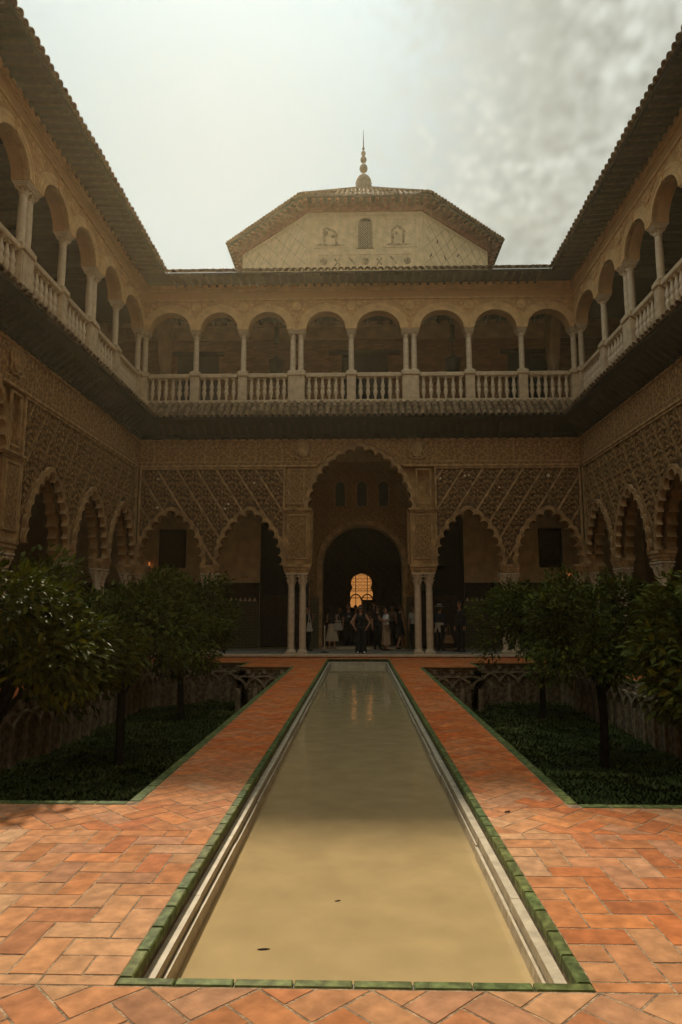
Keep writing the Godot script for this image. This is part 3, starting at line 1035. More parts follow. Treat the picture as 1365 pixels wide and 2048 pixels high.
func pool(rng: RandomNumberGenerator) -> void:
	var r := POOL
	var x0 := r.position.x
	var x1 := r.end.x
	var z0 := r.position.y
	var z1 := r.end.y
	# basin: outer walls and the stepped stone ledges along both sides and the far end
	var g := Geo.new()
	var w := 0.06
	g.box(Vector3(x0 + 0.01, -0.6, z0 + 0.01), Vector3(x0 + w - 0.004, -0.012, z1 - 0.01))
	g.box(Vector3(x1 - w + 0.004, -0.6, z0 + 0.01), Vector3(x1 - 0.01, -0.012, z1 - 0.01))
	g.box(Vector3(x0 + w - 0.004, -0.6, z0 + 0.01), Vector3(x1 - w + 0.004, -0.012, z0 + w))
	g.box(Vector3(x0 + w - 0.004, -0.6, z1 - w), Vector3(x1 - w + 0.004, -0.012, z1 - 0.01))
	g.box(Vector3(x0, -0.7, z0), Vector3(x1, -0.6, z1))
	var basin := structure("pool_basin", "long narrow sunken pool with green tiled rim", g.mesh(M.pool_face))
	# ledge stones in lengths of about a metre
	var n := 18
	var len := (z1 - z0 - 2 * w) / n
	for side in [-1, 1]:
		var edge := x0 + w - 0.004 if side < 0 else x1 - w + 0.004
		for k in n:
			var a := z0 + w + k * len + 0.003
			var b := a + len - 0.006
			g = Geo.new()
			var j := rng.randf_range(-0.004, 0.004)
			var inner: float = edge - side * (0.055 + j)
			g.box(Vector3(minf(edge, inner), -0.4, a), Vector3(maxf(edge, inner), -0.085, b))
			put(basin, "ledge_stone", g.mesh(M.ledge))
			g = Geo.new()
			var q: float = edge - side * (0.062 + j)
			var q2: float = edge - side * (0.078 + rng.randf_range(-0.006, 0.006))
			g.box(Vector3(minf(q, q2), -0.4, a), Vector3(maxf(q, q2), -0.14 + rng.randf_range(-0.012, 0.004), b))
			put(basin, "ledge_stone", g.mesh(M.ledge))
	g = Geo.new()
	g.box(Vector3(x0 + w + 0.06, -0.4, z0 + w), Vector3(x1 - w - 0.06, -0.085, z0 + w + 0.07))
	put(basin, "end_ledge", g.mesh(M.ledge))
	g = Geo.new()
	g.box(Vector3(x0 + w + 0.1, -0.4, z0 + w + 0.07), Vector3(x0 + w + 0.34, -0.1, z0 + w + 0.2))
	put(basin, "inlet_stone", g.mesh(M.ledge))
	tile_row(basin, Vector2(x0, z1 - w), Vector2(x0, z0 + w), Vector2(1, 0), w, 0.24, 0.0, rng)
	tile_row(basin, Vector2(x1, z1 - w), Vector2(x1, z0 + w), Vector2(-1, 0), w, 0.24, 0.0, rng)
	tile_row(basin, Vector2(x0, z1), Vector2(x1, z1), Vector2(0, -1), w, 0.24, 0.0, rng)
	tile_row(basin, Vector2(x0, z0), Vector2(x1, z0), Vector2(0, 1), w, 0.24, 0.0, rng)
	g = Geo.new()
	g.quad(Vector3(x0 + w, -0.23, z1 - w), Vector3(x1 - w, -0.23, z1 - w), Vector3(x1 - w, -0.23, z0 + w), Vector3(x0 + w, -0.23, z0 + w))
	structure("water", "still murky ochre water in the long pool", g.mesh(M.water))
	# floating debris
	for q in [[-0.52, -3.97, 0.07, 0.12], [-0.14, -4.6, 0.04, 0.3]]:
		g = Geo.new()
		leaf_relief(g, Vector2(-q[2] / 2, 0), 0, q[2], q[2] * 0.11, 0, 0.004)
		var o := put(self, "fallen_leaf", g.mesh(M.bark), Transform3D(Basis(Vector3.UP, q[3]) * Basis(Vector3.RIGHT, -PI / 2), Vector3(q[0], -0.2285, q[1])))
		tag(o, {0.07: "longest brown fallen leaf floating near the pool's near end", 0.04: "small brown speck of leaf floating just left of the pool's centre line"}[q[2]], "leaf", "leaves afloat on the pool")

func path_leaf() -> void:
	var g := Geo.new()
	leaf_relief(g, Vector2(-0.03, 0), 0, 0.06, 0.011, 0, 0.008)
	var o := put(self, "fallen_leaf", g.mesh(M.bark), Transform3D(Basis(Vector3.UP, 0.5) * Basis(Vector3.RIGHT, -PI / 2), Vector3(1.17, 0.003, -5.72)))
	tag(o, "dry dark leaf lying on the right-hand bricks by the green rim", "leaf", "dry leaves on the paving")

# ---------------------------------------------------------------- sunken beds
func arch_ribs(length: float) -> Geo:
	# interlaced round arches in relief, x along the wall, top at y = 0
	var g := Geo.new()
	var step := 0.5
	var n := int(length / step)
	step = length / n
	for k in range(-1, n + 1):
		var c := (k + 0.5) * step
		var pts := []
		for i in 13:
			var a := PI * i / 12
			var p := Vector2(c + cos(a) * step, -0.62 + sin(a) * 0.36)
			if p.x > -0.01 and p.x < length + 0.01:
				pts.append(p)
		for i in pts.size() - 1:
			var d: Vector2 = (pts[i + 1] - pts[i]).normalized()
			var s := Vector2(-d.y, d.x) * 0.026
			var lift := 0.012 if k % 2 else 0.0
			g.ext(PackedVector2Array([pts[i] - s, pts[i + 1] - s, pts[i + 1] + s, pts[i] + s]), 0.0, 0.06 + lift)
	return g

func bed_wall(host: Node3D, a: Vector2, b: Vector2, rng: RandomNumberGenerator, rich: bool) -> void:
	# a -> b runs so that the bed lies to the right seen from above with z down, i.e. the face looks at +z of its own axes
	var d := (b - a).normalized()
	var len := (b - a).length()
	var t := Transform3D(Basis(Vector3(d.x, 0, d.y), Vector3.UP, Vector3(d.x, 0, d.y).cross(Vector3.UP)), Vector3(a.x, 0, a.y))
	var g := Geo.new()
	g.box(Vector3(0, -1.6, -0.3), Vector3(len, -0.03, 0.0))
	var w := put(host, "retaining_wall", g.mesh(M.bed_brick), t)
	if not rich: return
	stuff(put(w, "interlaced_arches", arch_ribs(len).mesh(M.bed_rib)))
	var n := int(round(len / 0.5))
	var step := len / n
	for k in n + 1:
		g = Geo.new()
		var x := clampf(k * step, 0.05, len - 0.05)
		var jit := rng.randf_range(-0.006, 0.006)
		g.box(Vector3(x - 0.05 + jit, -1.55, 0.0), Vector3(x + 0.05 + jit, -0.6, 0.058 + jit))
		put(w, "arch_pier", g.mesh(M.bed_rib))
		if k < n:
			g = Geo.new()
			g.cbox(Vector3(x + step * 0.5 - 0.055, -0.2, 0.0), Vector3(x + step * 0.5 + 0.055, -0.09, 0.075), 0.01)
			put(w, "block", g.mesh(M.bed_rib))
	g = Geo.new()
	g.box(Vector3(0, -0.1, -0.02), Vector3(len, -0.035, 0.035))
	put(w, "top_course", g.mesh(M.bed_rib))

func bed(b: Array, label: String, rng: RandomNumberGenerator) -> void:
	var p := bed_outline(b)
	var left: bool = b[1] < 0
	var o := thing("sunken_bed", label, "garden bed", Transform3D(), "sunken garden beds beside the pool")
	var g := Geo.new()
	var q := PackedVector2Array()
	for k in p: q.append(Vector2(k.x, k.y))
	slab(g, q, -1.61, -1.5, 0.0)
	put(o, "soil", g.mesh(M.soil))
	var n := p.size()
	for i in n:
		var a := p[i]
		var e := p[(i + 1) % n]
		# order the ends so that the face looks into the bed
		var m := (a + e) / 2
		var d := (e - a).normalized()
		var f := Vector3(d.x, 0, d.y).cross(Vector3.UP)
		var inside := Geometry2D.is_point_in_polygon(m + Vector2(f.x, f.z) * 0.3, p)
		var near := absf(a.y - b[2]) < 0.1 and absf(e.y - b[2]) < 0.1
		var s := a if inside else e
		var t := e if inside else a
		bed_wall(o, s, t, rng, not near)
		var into := Vector2(f.x, f.z) * (1 if inside else -1)
		# green rim: laid outside the hole
		tile_row(o, a - d * (0.0), e, -into, 0.095, 0.25, 0.0, rng)
	# ground cover, too many leaves to count
	var leafm := Geo.new()
	leafm.tinted = true
	for k in 5:
		var an := TAU * k / 5.0 + 0.3
		var dd := Vector3(cos(an), 0.75 + 0.3 * (k % 2), sin(an)).normalized()
		var ss := dd.cross(Vector3.UP).normalized() * 0.016
		var base := dd * 0.01
		leafm.quad(base, dd * 0.06 - ss, dd * 0.1, dd * 0.06 + ss)
	var mm := MultiMesh.new()
	mm.transform_format = MultiMesh.TRANSFORM_3D
	mm.use_colors = true
	mm.mesh = leafm.mesh(M.cover)
	var lo := Vector2(b[0], -21.4)
	var hi := Vector2(b[1], b[2])
	var count := 26000
	var buf := PackedFloat32Array()
	var noise := FastNoiseLite.new()
	noise.seed = 8 if left else 9
	noise.frequency = 0.5
	var made := 0
	for i in count:
		var c := Vector2(rng.randf_range(lo.x, hi.x), lo.y + (hi.y - lo.y) * rng.randf())
		if not Geometry2D.is_point_in_polygon(c, p): continue
		var h := noise.get_noise_2d(c.x, c.y)
		var s := rng.randf_range(0.7, 1.5) * (1.0 + h * 0.5)
		var bs := Basis(Vector3.UP, rng.randf() * TAU) * Basis(Vector3.RIGHT, rng.randf_range(-0.4, 0.4)) * s
		var y := -1.45 + (0.12 + h * 0.16) * rng.randf() + 0.06
		var tone := rng.randf_range(0.55, 1.3) * (1.0 + 0.5 * h)
		var k := Color(tone * (1.0 + 0.5 * maxf(h, 0.0)), tone, tone * 0.8)
		buf.append_array([bs.x.x, bs.y.x, bs.z.x, c.x, bs.x.y, bs.y.y, bs.z.y, y, bs.x.z, bs.y.z, bs.z.z, c.y, k.r, k.g, k.b, 1.0])
		made += 1
	mm.instance_count = made
	mm.buffer = buf
	var mi := MultiMeshInstance3D.new()
	mi.name = numbered("ground_cover")
	mi.multimesh = mm
	add_child(mi, true)
	tag(mi, "low dark green ground cover filling the %s sunken bed" % ("left" if left else "right"), "ground cover", "", "stuff")

# ---------------------------------------------------------------- orange trees
func leaf_mesh() -> ArrayMesh:
	var g := Geo.new()
	g.tinted = true
	var pts := [Vector3(0, 0, 0), Vector3(0.022, 0.006, 0.03), Vector3(0.026, 0.008, 0.06), Vector3(0.0, -0.012, 0.115)]
	var rib := [Vector3(0, -0.004, 0.035), Vector3(0, -0.004, 0.065)]
	for s in [1, -1]:
		var a := Vector3(pts[1].x * s, pts[1].y, pts[1].z)
		var b := Vector3(pts[2].x * s, pts[2].y, pts[2].z)
		if s == 1:
			g.tri(pts[0], rib[0], a); g.quad(rib[0], rib[1], b, a); g.tri(rib[1], pts[3], b)
		else:
			g.tri(pts[0], a, rib[0]); g.quad(rib[0], a, b, rib[1]); g.tri(rib[1], b, pts[3])
	return g.mesh(M.leaf)

func orange_tree(at: Vector3, height: float, radius: float, leaves: int, singles: int, label: String, sd: int) -> void:
	var rng := RandomNumberGenerator.new()
	rng.seed = sd
	var o := thing("orange_tree", label, "orange tree", Transform3D(Basis(), at), "orange trees in the sunken beds")
	var c := Vector3(rng.randf_range(-0.15, 0.15), height - radius * 0.66, rng.randf_range(-0.15, 0.15))
	var fork := c.y - radius * 0.5
	var g := Geo.new()
	var pts := []
	for k in 7:
		var f := k / 6.0
		pts.append(Vector3(sin(f * 4 + sd) * 0.03 + c.x * f * 0.5, -0.2 + f * (fork + 0.2), cos(f * 3 + sd) * 0.03 + c.z * f * 0.5))
	g.tube(pts, [0.115, 0.095, 0.085, 0.08, 0.078, 0.08, 0.085], 9)
	var trunk := put(o, "trunk", g.mesh(M.bark))
	# clumps
	var clumps := []
	var tries := 0
	while clumps.size() < 46 and tries < 2000:
		tries += 1
		var d := Vector3(rng.randfn(), rng.randfn(), rng.randfn()).normalized()
		var f := rng.randf_range(0.55, 1.0) * (0.92 + 0.16 * sin(d.x * 5 + sd) * cos(d.z * 4 + sd))
		if d.y < -0.6: continue
		clumps.append([c + Vector3(d.x * radius * f, d.y * radius * 0.64 * f, d.z * radius * f), rng.randf_range(0.26, 0.46) * radius / 1.6])
	for k in 9:
		g = Geo.new()
		var q: Vector3 = clumps[k * 4][0]
		var from: Vector3 = pts[6] - Vector3(0, 0.06 + 0.03 * k, 0)
		var mid := from.lerp(q, 0.5) + Vector3(rng.randf_range(-0.1, 0.1), rng.randf_range(0.0, 0.2), rng.randf_range(-0.1, 0.1))
		g.tube([from, mid, q], [0.05, 0.03, 0.012], 6)
		put(trunk, "limb", g.mesh(M.bark))
	var lm: ArrayMesh = shared.leaf
	var mm := MultiMesh.new()
	mm.transform_format = MultiMesh.TRANSFORM_3D
	mm.use_colors = true
	mm.mesh = lm
	var buf := PackedFloat32Array()
	var crown: MultiMeshInstance3D = MultiMeshInstance3D.new()
	crown.name = "crown"
	o.add_child(crown, true)
	stuff(crown)
	for i in leaves:
		var k: Array = clumps[rng.randi() % clumps.size()]
		var d := Vector3(rng.randfn(), rng.randfn(), rng.randfn()).normalized()
		var p: Vector3 = k[0] + d * k[1] * pow(rng.randf(), 0.4)
		var out := (p - c).normalized()
		var dir := (out * 0.9 + d * 0.7 + Vector3(rng.randfn(), rng.randfn() - 0.5, rng.randfn()) * 0.55).normalized()
		var up := (Vector3.UP * 0.9 + out * 0.5 + Vector3(rng.randfn(), rng.randfn(), rng.randfn()) * 0.4).normalized()
		var x := up.cross(dir).normalized()
		var y := dir.cross(x)
		var s := rng.randf_range(0.75, 1.25)
		var tone := rng.randf_range(0.55, 1.3)
		var young := 1.0 if rng.randf() > 0.12 else 1.7
		var col := Color(tone * young, tone * (1.0 + (young - 1) * 0.6), tone * 0.85)
		var b := Basis(x * s, y * s, dir * s)
		if i < singles:
			var cmesh := lm
			put(crown, "leaf", cmesh, Transform3D(b, p))
		else:
			buf.append_array([b.x.x, b.y.x, b.z.x, p.x, b.x.y, b.y.y, b.z.y, p.y, b.x.z, b.y.z, b.z.z, p.z, col.r, col.g, col.b, 1.0])
	mm.instance_count = buf.size() / 16
	mm.buffer = buf
	crown.multimesh = mm

# ---------------------------------------------------------------- people
# bones: [a, b, ra, rb, colour]; their smooth union is meshed with surface nets
func nets(g: Geo, bones: Array, cell: float, soft: float) -> void:
	var lo := Vector3(1e9, 1e9, 1e9)
	var hi := -lo
	for b in bones:
		for k in 2:
			var r: Vector3 = Vector3.ONE * (b[2 + k] + cell * 2 + soft)
			lo = lo.min(b[k] - r)
			hi = hi.max(b[k] + r)
	var nx := int((hi.x - lo.x) / cell) + 2
	var ny := int((hi.y - lo.y) / cell) + 2
	var nz := int((hi.z - lo.z) / cell) + 2
	var val := PackedFloat32Array()
	val.resize(nx * ny * nz)
	val.fill(1.0)
	# each bone touches only the samples near it; sums of exp(-d / k) make the smooth union
	var acc := PackedFloat32Array()
	acc.resize(nx * ny * nz)
	for b in bones:
		var a: Vector3 = b[0]
		var d: Vector3 = b[1] - a
		var dd: float = maxf(d.length_squared(), 1e-8)
		var ra: float = b[2]
		var rb: float = b[3]
		var rr: float = maxf(ra, rb) + soft * 4 + cell * 2
		var bl: Vector3 = (a.min(b[1]) - Vector3.ONE * rr - lo) / cell
		var bh: Vector3 = (a.max(b[1]) + Vector3.ONE * rr - lo) / cell
		for z in range(maxi(0, int(bl.z)), mini(nz, int(bh.z) + 2)):
			for y in range(maxi(0, int(bl.y)), mini(ny, int(bh.y) + 2)):
				var row := (z * ny + y) * nx
				for x in range(maxi(0, int(bl.x)), mini(nx, int(bh.x) + 2)):
					var p := lo + Vector3(x, y, z) * cell - a
					var t := clampf(p.dot(d) / dd, 0.0, 1.0)
					var dist := (p - d * t).length() - (ra + (rb - ra) * t)
					acc[row + x] += exp(clampf(-dist / soft, -20.0, 20.0))
	for i in val.size():
		val[i] = -soft * log(maxf(acc[i], 1e-9))
	var index := {}
	var pos := []
	var nor := []
	var colr := []
	var off := [0, 1, nx, nx + 1, nx * ny, nx * ny + 1, nx * ny + nx, nx * ny + nx + 1]
	for z in nz - 1:
		for y in ny - 1:
			for x in nx - 1:
				var i := (z * ny + y) * nx + x
				var inside := 0
				for k in 8:
					if val[i + off[k]] < 0.0: inside += 1
				if inside == 0 or inside == 8: continue
				var s := Vector3.ZERO
				var n := 0
				for k in 8:
					for q in [1, 2, 4]:
						if k & q: continue
						var va := val[i + off[k]]
						var vb := val[i + off[k | q]]
						if (va < 0.0) == (vb < 0.0): continue
						var f := va / (va - vb)
						s += Vector3(k & 1, (k >> 1) & 1, k >> 2) + Vector3(1 if q == 1 else 0, 1 if q == 2 else 0, 1 if q == 4 else 0) * f
						n += 1
				var p := lo + (Vector3(x, y, z) + s / n) * cell
				var gr := Vector3.ZERO
				for k in 8:
					gr += Vector3((k & 1) * 2 - 1, ((k >> 1) & 1) * 2 - 1, (k >> 2) * 2 - 1) * val[i + off[k]]
				index[i] = pos.size()
				pos.append(p)
				nor.append(gr.normalized())
				var best := 1e9
				var col := Color.WHITE
				for b in bones:
					var d: Vector3 = b[1] - b[0]
					var t := clampf((p - b[0]).dot(d) / maxf(d.length_squared(), 1e-8), 0.0, 1.0)
					var dist: float = (p - b[0] - d * t).length() - lerpf(b[2], b[3], t)
					if dist < best:
						best = dist
						col = b[4]
				colr.append(col)
	for i in index:
		for ax in 3:
			var step: int = [1, nx, nx * ny][ax]
			var u: int = [nx, nx * ny, 1][ax]
			var w: int = [nx * ny, 1, nx][ax]
			if (val[i] < 0.0) == (val[i + step] < 0.0): continue
			if not (index.has(i - u) and index.has(i - w) and index.has(i - u - w)): continue
			var q := [index[i], index[i - u], index[i - u - w], index[i - w]]
			if val[i] >= 0.0: q.reverse()
			for t in [[0, 1, 2], [0, 2, 3]]:
				g.col = colr[q[t[0]]]
				g.tri_n(pos[q[t[0]]], pos[q[t[1]]], pos[q[t[2]]], nor[q[t[0]]], nor[q[t[1]]], nor[q[t[2]]])

func bone(a: Vector3, b: Vector3, ra: float, rb: float, c: Color) -> Array:
	return [a, b, ra, rb, c]

func hand(g: Geo, wrist: Vector3, dir: Vector3, palm_n: Vector3, thumb: float, skin: Color) -> void:
	var d := dir.normalized()
	var n := (palm_n - d * palm_n.dot(d)).normalized()
	var s := d.cross(n) * thumb
	var bones := []
	var k := wrist + d * 0.085
	for i in 4:
		var o := s * (0.03 - 0.02 * i)
		bones.append(bone(wrist + o * 0.5 + d * 0.02, k + o, 0.014, 0.0115, skin))
		var l: float = [0.036, 0.041, 0.038, 0.03][i]
		var j := k + o + (d * 0.9 + n * 0.35).normalized() * l
		bones.append(bone(k + o, j, 0.0092, 0.0088, skin))
		bones.append(bone(j, j + (d * 0.55 + n * 0.8).normalized() * l * 0.85, 0.0088, 0.0075, skin))
	var t := wrist + d * 0.03 + s * 0.03
	var t2 := t + (d * 0.6 + s * 0.7 + n * 0.3).normalized() * 0.035
	bones.append(bone(wrist + d * 0.02 + s * 0.01, t, 0.014, 0.013, skin))
	bones.append(bone(t, t2, 0.012, 0.01, skin))
	bones.append(bone(t2, t2 + (d * 0.9 + n * 0.3).normalized() * 0.026, 0.01, 0.008, skin))
	nets(g, bones, 0.006, 0.003)

const SKIN := Color(0.42, 0.22, 0.13)

# w: height, at, turn, colours and pose
func person(w: Dictionary) -> Node3D:
	var o := thing("person", w.label, "person", Transform3D(Basis(Vector3.UP, w.turn) * Basis().scaled(Vector3.ONE * (w.height / 1.65)), w.at), "visitors in the arcade")
	var skin: Color = w.get("skin", SKIN)
	var top: Color = w.top
	var legs: Color = w.legs
	var shoe: Color = w.get("shoe", Color(0.05, 0.045, 0.04))
	var sleeve: Color = w.get("sleeve", top)
	var fore: Color = w.get("fore", skin)
	var hair: Color = w.get("hair", Color(0.03, 0.02, 0.014))
	var slim: float = w.get("slim", 1.0)
	var b := []
	var stride: float = w.get("stride", 0.0)
	var lean := Vector3(0, 0, w.get("lean", 0.0))
	b.append(bone(Vector3(-0.07, 0.9, -0.01), Vector3(0.07, 0.9, -0.01), 0.11 * slim, 0.11 * slim, legs))
	b.append(bone(Vector3(-0.03, 1.03, 0), Vector3(0.03, 1.03, 0), 0.1 * slim, 0.1 * slim, top))
	b.append(bone(Vector3(-0.065, 1.2, 0.0) + lean * 0.5, Vector3(0.065, 1.2, 0.0) + lean * 0.5, 0.112 * slim, 0.112 * slim, top))
	b.append(bone(Vector3(-0.13, 1.32, -0.01) + lean, Vector3(0.13, 1.32, -0.01) + lean, 0.058, 0.058, top))
	b.append(bone(Vector3(0, 1.34, -0.005) + lean, Vector3(0, 1.45, 0.005) + lean, 0.055, 0.047, skin))
	for s in [-1, 1]:
		var hip := Vector3(0.088 * s, 0.86, 0)
		var knee := Vector3(0.1 * s, 0.47, 0.02 + stride * 0.16 * s)
		var ankle := Vector3(0.105 * s, 0.085, -0.01 + stride * (0.26 if s > 0 else 0.36) * s)
		var flare: float = w.get("flare", 0.0)
		var shin: Color = w.get("shin", legs)
		b.append(bone(hip, knee, 0.09 * slim, 0.06 + flare * 0.4, legs))
		b.append(bone(knee, ankle, 0.058 + flare * 0.4, 0.042 + flare, shin))
		b.append(bone(ankle - Vector3(0, 0.045, 0.02), ankle + Vector3(0.015 * s, -0.05, 0.14), 0.04, 0.034, shoe))
		var sh := Vector3(0.17 * s, 1.32, -0.01) + lean
		var arm: Array = w.arms[0 if s < 0 else 1]
		var elbow: Vector3 = arm[0]
		var wrist: Vector3 = arm[1]
		b.append(bone(sh, elbow.lerp(sh, 0.45), 0.052, 0.043, sleeve))
		b.append(bone(elbow.lerp(sh, 0.45), elbow, 0.042, 0.036, fore))
		b.append(bone(elbow, wrist, 0.037, 0.025, fore))
	var g := Geo.new()
	g.tinted = true
	nets(g, b, 0.016, 0.012)
	for s in [-1, 1]:
		var arm: Array = w.arms[0 if s < 0 else 1]
		hand(g, arm[1], arm[2], arm[3], -s, skin)
	# head
	var c := Vector3(0, 1.555, 0.012) + lean
	var h := []
	h.append(bone(c + Vector3(0, 0.03, -0.012), c + Vector3(0, 0.0, -0.008), 0.082, 0.08, skin))
	h.append(bone(c + Vector3(0, -0.03, 0.02), c + Vector3(0, -0.068, 0.04), 0.062, 0.036, skin))
	h.append(bone(c + Vector3(0, -0.06, -0.01), c + Vector3(0, -0.15, -0.012), 0.048, 0.046, skin))
	h.append(bone(c + Vector3(0, 0.0, 0.08), c + Vector3(0, -0.03, 0.096), 0.011, 0.015, skin))
	h.append(bone(c + Vector3(-0.02, -0.058, 0.078), c + Vector3(0.02, -0.058, 0.078), 0.009, 0.009, Color(0.3, 0.1, 0.08)))
	for s in [-1, 1]:
		h.append(bone(c + Vector3(0.082 * s, 0.005, -0.01), c + Vector3(0.084 * s, -0.025, -0.006), 0.014, 0.011, skin))
		if w.get("glasses", false):
			h.append(bone(c + Vector3(0.018 * s, 0.008, 0.08), c + Vector3(0.046 * s, 0.008, 0.07), 0.02, 0.021, Color(0.01, 0.01, 0.01)))
		else:
			h.append(bone(c + Vector3(0.032 * s, 0.008, 0.07), c + Vector3(0.034 * s, 0.008, 0.07), 0.0125, 0.0125, Color(0.04, 0.025, 0.02)))
		h.append(bone(c + Vector3(0.018 * s, 0.034, 0.075), c + Vector3(0.048 * s, 0.034, 0.062), 0.007, 0.006, hair))
	nets(g, h, 0.009, 0.006)
	put(o, "body", g.mesh(M.cloth))
	# hair as a separate shell
	g = Geo.new()
	g.tinted = true
	h = []
	h.append(bone(c + Vector3(0, 0.052, -0.022), c + Vector3(0, 0.015, -0.04), 0.086, 0.083, hair))
	var long: float = w.get("long", 0.0)
	if long > 0.0:
		for s in [-1, 1]:
			h.append(bone(c + Vector3(0.066 * s, 0.03, -0.02), c + Vector3(0.085 * s, -0.08 - long * 0.5, -0.015), 0.038, 0.04, hair))
			h.append(bone(c + Vector3(0.085 * s, -0.08 - long * 0.5, -0.015), c + Vector3(0.095 * s, -0.1 - long, 0.0), 0.04, 0.022, hair))
		h.append(bone(c + Vector3(0, 0.0, -0.05), c + Vector3(0, -0.1 - long, -0.075), 0.075, 0.06, hair))
	else:
		h.append(bone(c + Vector3(0, 0.0, -0.045), c + Vector3(0, -0.045, -0.045), 0.07, 0.05, hair))
	if w.get("bun", false):
		h.append(bone(c + Vector3(0, 0.08, -0.1), c + Vector3(0, 0.09, -0.11), 0.04, 0.038, hair))
	nets(g, h, 0.012, 0.012)
	put(o, "hair", g.mesh(M.cloth))
	if w.has("skirt"):
		g = Geo.new()
		g.tinted = true
		var sk: Dictionary = w.skirt
		var seg := 44
		var rows := [[1.0, 0.118, 0.0], [0.9, 0.15, 0.1], [0.6, 0.15 + sk.wide * 0.5, 0.6], [sk.hem, 0.15 + sk.wide, 1.0]]
		for r in 3:
			for k in seg:
				var p := []
				for q in [[r, k], [r, k + 1], [r + 1, k + 1], [r + 1, k]]:
					var a: float = TAU * q[1] / seg
					var rad: float = rows[q[0]][1] * (1.0 + rows[q[0]][2] * sk.pleat * (0.5 if int(q[1]) % 2 else -0.5))
					p.append(Vector3(sin(a) * rad, rows[q[0]][0], cos(a) * rad * 0.85))
				g.col = sk.color if not sk.has("dots") or (k * 7 + r * 3) % 5 > 1 else sk.dots
				g.quad(p[3], p[2], p[1], p[0])
		put(o, "skirt", g.mesh(M.cloth))
	if w.has("hat"):
		g = Geo.new()
		g.tinted = true
		g.col = w.hat
		var at := c + Vector3(0, 0.065, -0.015)
		g.lathe([Vector2(0.19, -0.012), Vector2(0.17, 0.0), Vector2(0.1, 0.012), Vector2(0.098, 0.07), Vector2(0.085, 0.095), Vector2(0.001, 0.1)], 20, at)
		g.lathe([Vector2(0.001, -0.008), Vector2(0.1, -0.008), Vector2(0.19, -0.016)], 20, at)
		g.col = Color(0.03, 0.025, 0.02)
		g.lathe([Vector2(0.103, 0.012), Vector2(0.102, 0.04)], 20, at)
		put(o, "hat", g.mesh(M.cloth))
	if w.has("tied"):
		# a pale jumper tied round the waist
		g = Geo.new()
		g.tinted = true
		var j := []
		for k in 10:
			var a := TAU * k / 10.0
			var a2 := TAU * (k + 1) / 10.0
			j.append(bone(Vector3(sin(a) * 0.15, 0.98, cos(a) * 0.12), Vector3(sin(a2) * 0.15, 0.98, cos(a2) * 0.12), 0.04, 0.04, w.tied))
		for s in [-1, 1]:
			j.append(bone(Vector3(0.03 * s, 0.97, -0.15), Vector3(0.09 * s, 0.72, -0.17), 0.055, 0.045, w.tied))
		nets(g, j, 0.018, 0.015)
		put(o, "tied_jumper", g.mesh(M.cloth))
	if w.has("print"):
		for q in [[0.0, 1.2], [0.035, 1.17], [-0.03, 1.16]]:
			g = Geo.new()
			g.tinted = true
			g.col = w.print
			g.box(Vector3(q[0] - 0.03, q[1] - 0.012, 0.1), Vector3(q[0] + 0.03, q[1] + 0.012, 0.124))
			put(o, "shirt_print", g.mesh(M.cloth))
	return o

func bag(label: String, at: Vector3, turn: float, col: Color, size: Vector3, strap: float) -> void:
	var o := thing("shoulder_bag", label, "bag", Transform3D(Basis(Vector3.UP, turn), at))
	var g := Geo.new()
	g.tinted = true
	g.col = col
	var b := []
	for y in 4:
		var f := y / 3.0
		b.append(bone(Vector3(-size.x * (0.5 - 0.1 * f), size.y * f, 0), Vector3(size.x * (0.5 - 0.1 * f), size.y * f, 0), size.z * (1.0 - 0.5 * f), size.z * (1.0 - 0.5 * f), col))
	nets(g, b, 0.016, 0.014)
	put(o, "pouch", g.mesh(M.cloth))
	g = Geo.new()
	g.tinted = true
	g.col = col
	for z in [-0.012, 0.012]:
		g.tube([Vector3(-size.x * 0.32, size.y, z), Vector3(-size.x * 0.1, size.y + strap * 0.8, z), Vector3(0.0, size.y + strap, z), Vector3(size.x * 0.1, size.y + strap * 0.8, z), Vector3(size.x * 0.32, size.y, z)], [0.009], 5)
	put(o, "strap", g.mesh(M.cloth))

func stanchion(at: Vector3, label: String) -> void:
	var o := thing("barrier_post", label, "barrier post", Transform3D(Basis(), at))
	var g := Geo.new()
	g.lathe([Vector2(0.16, 0.0), Vector2(0.155, 0.015), Vector2(0.05, 0.03), Vector2(0.02, 0.05)], 18)
	put(o, "foot", g.mesh(M.iron))
	g = Geo.new()
	g.lathe([Vector2(0.017, 0.03), Vector2(0.017, 0.88)], 10)
	g.lathe([Vector2(0.017, 0.88), Vector2(0.03, 0.89), Vector2(0.03, 0.94), Vector2(0.001, 0.95)], 10)
	put(o, "pole", g.mesh(M.marble))

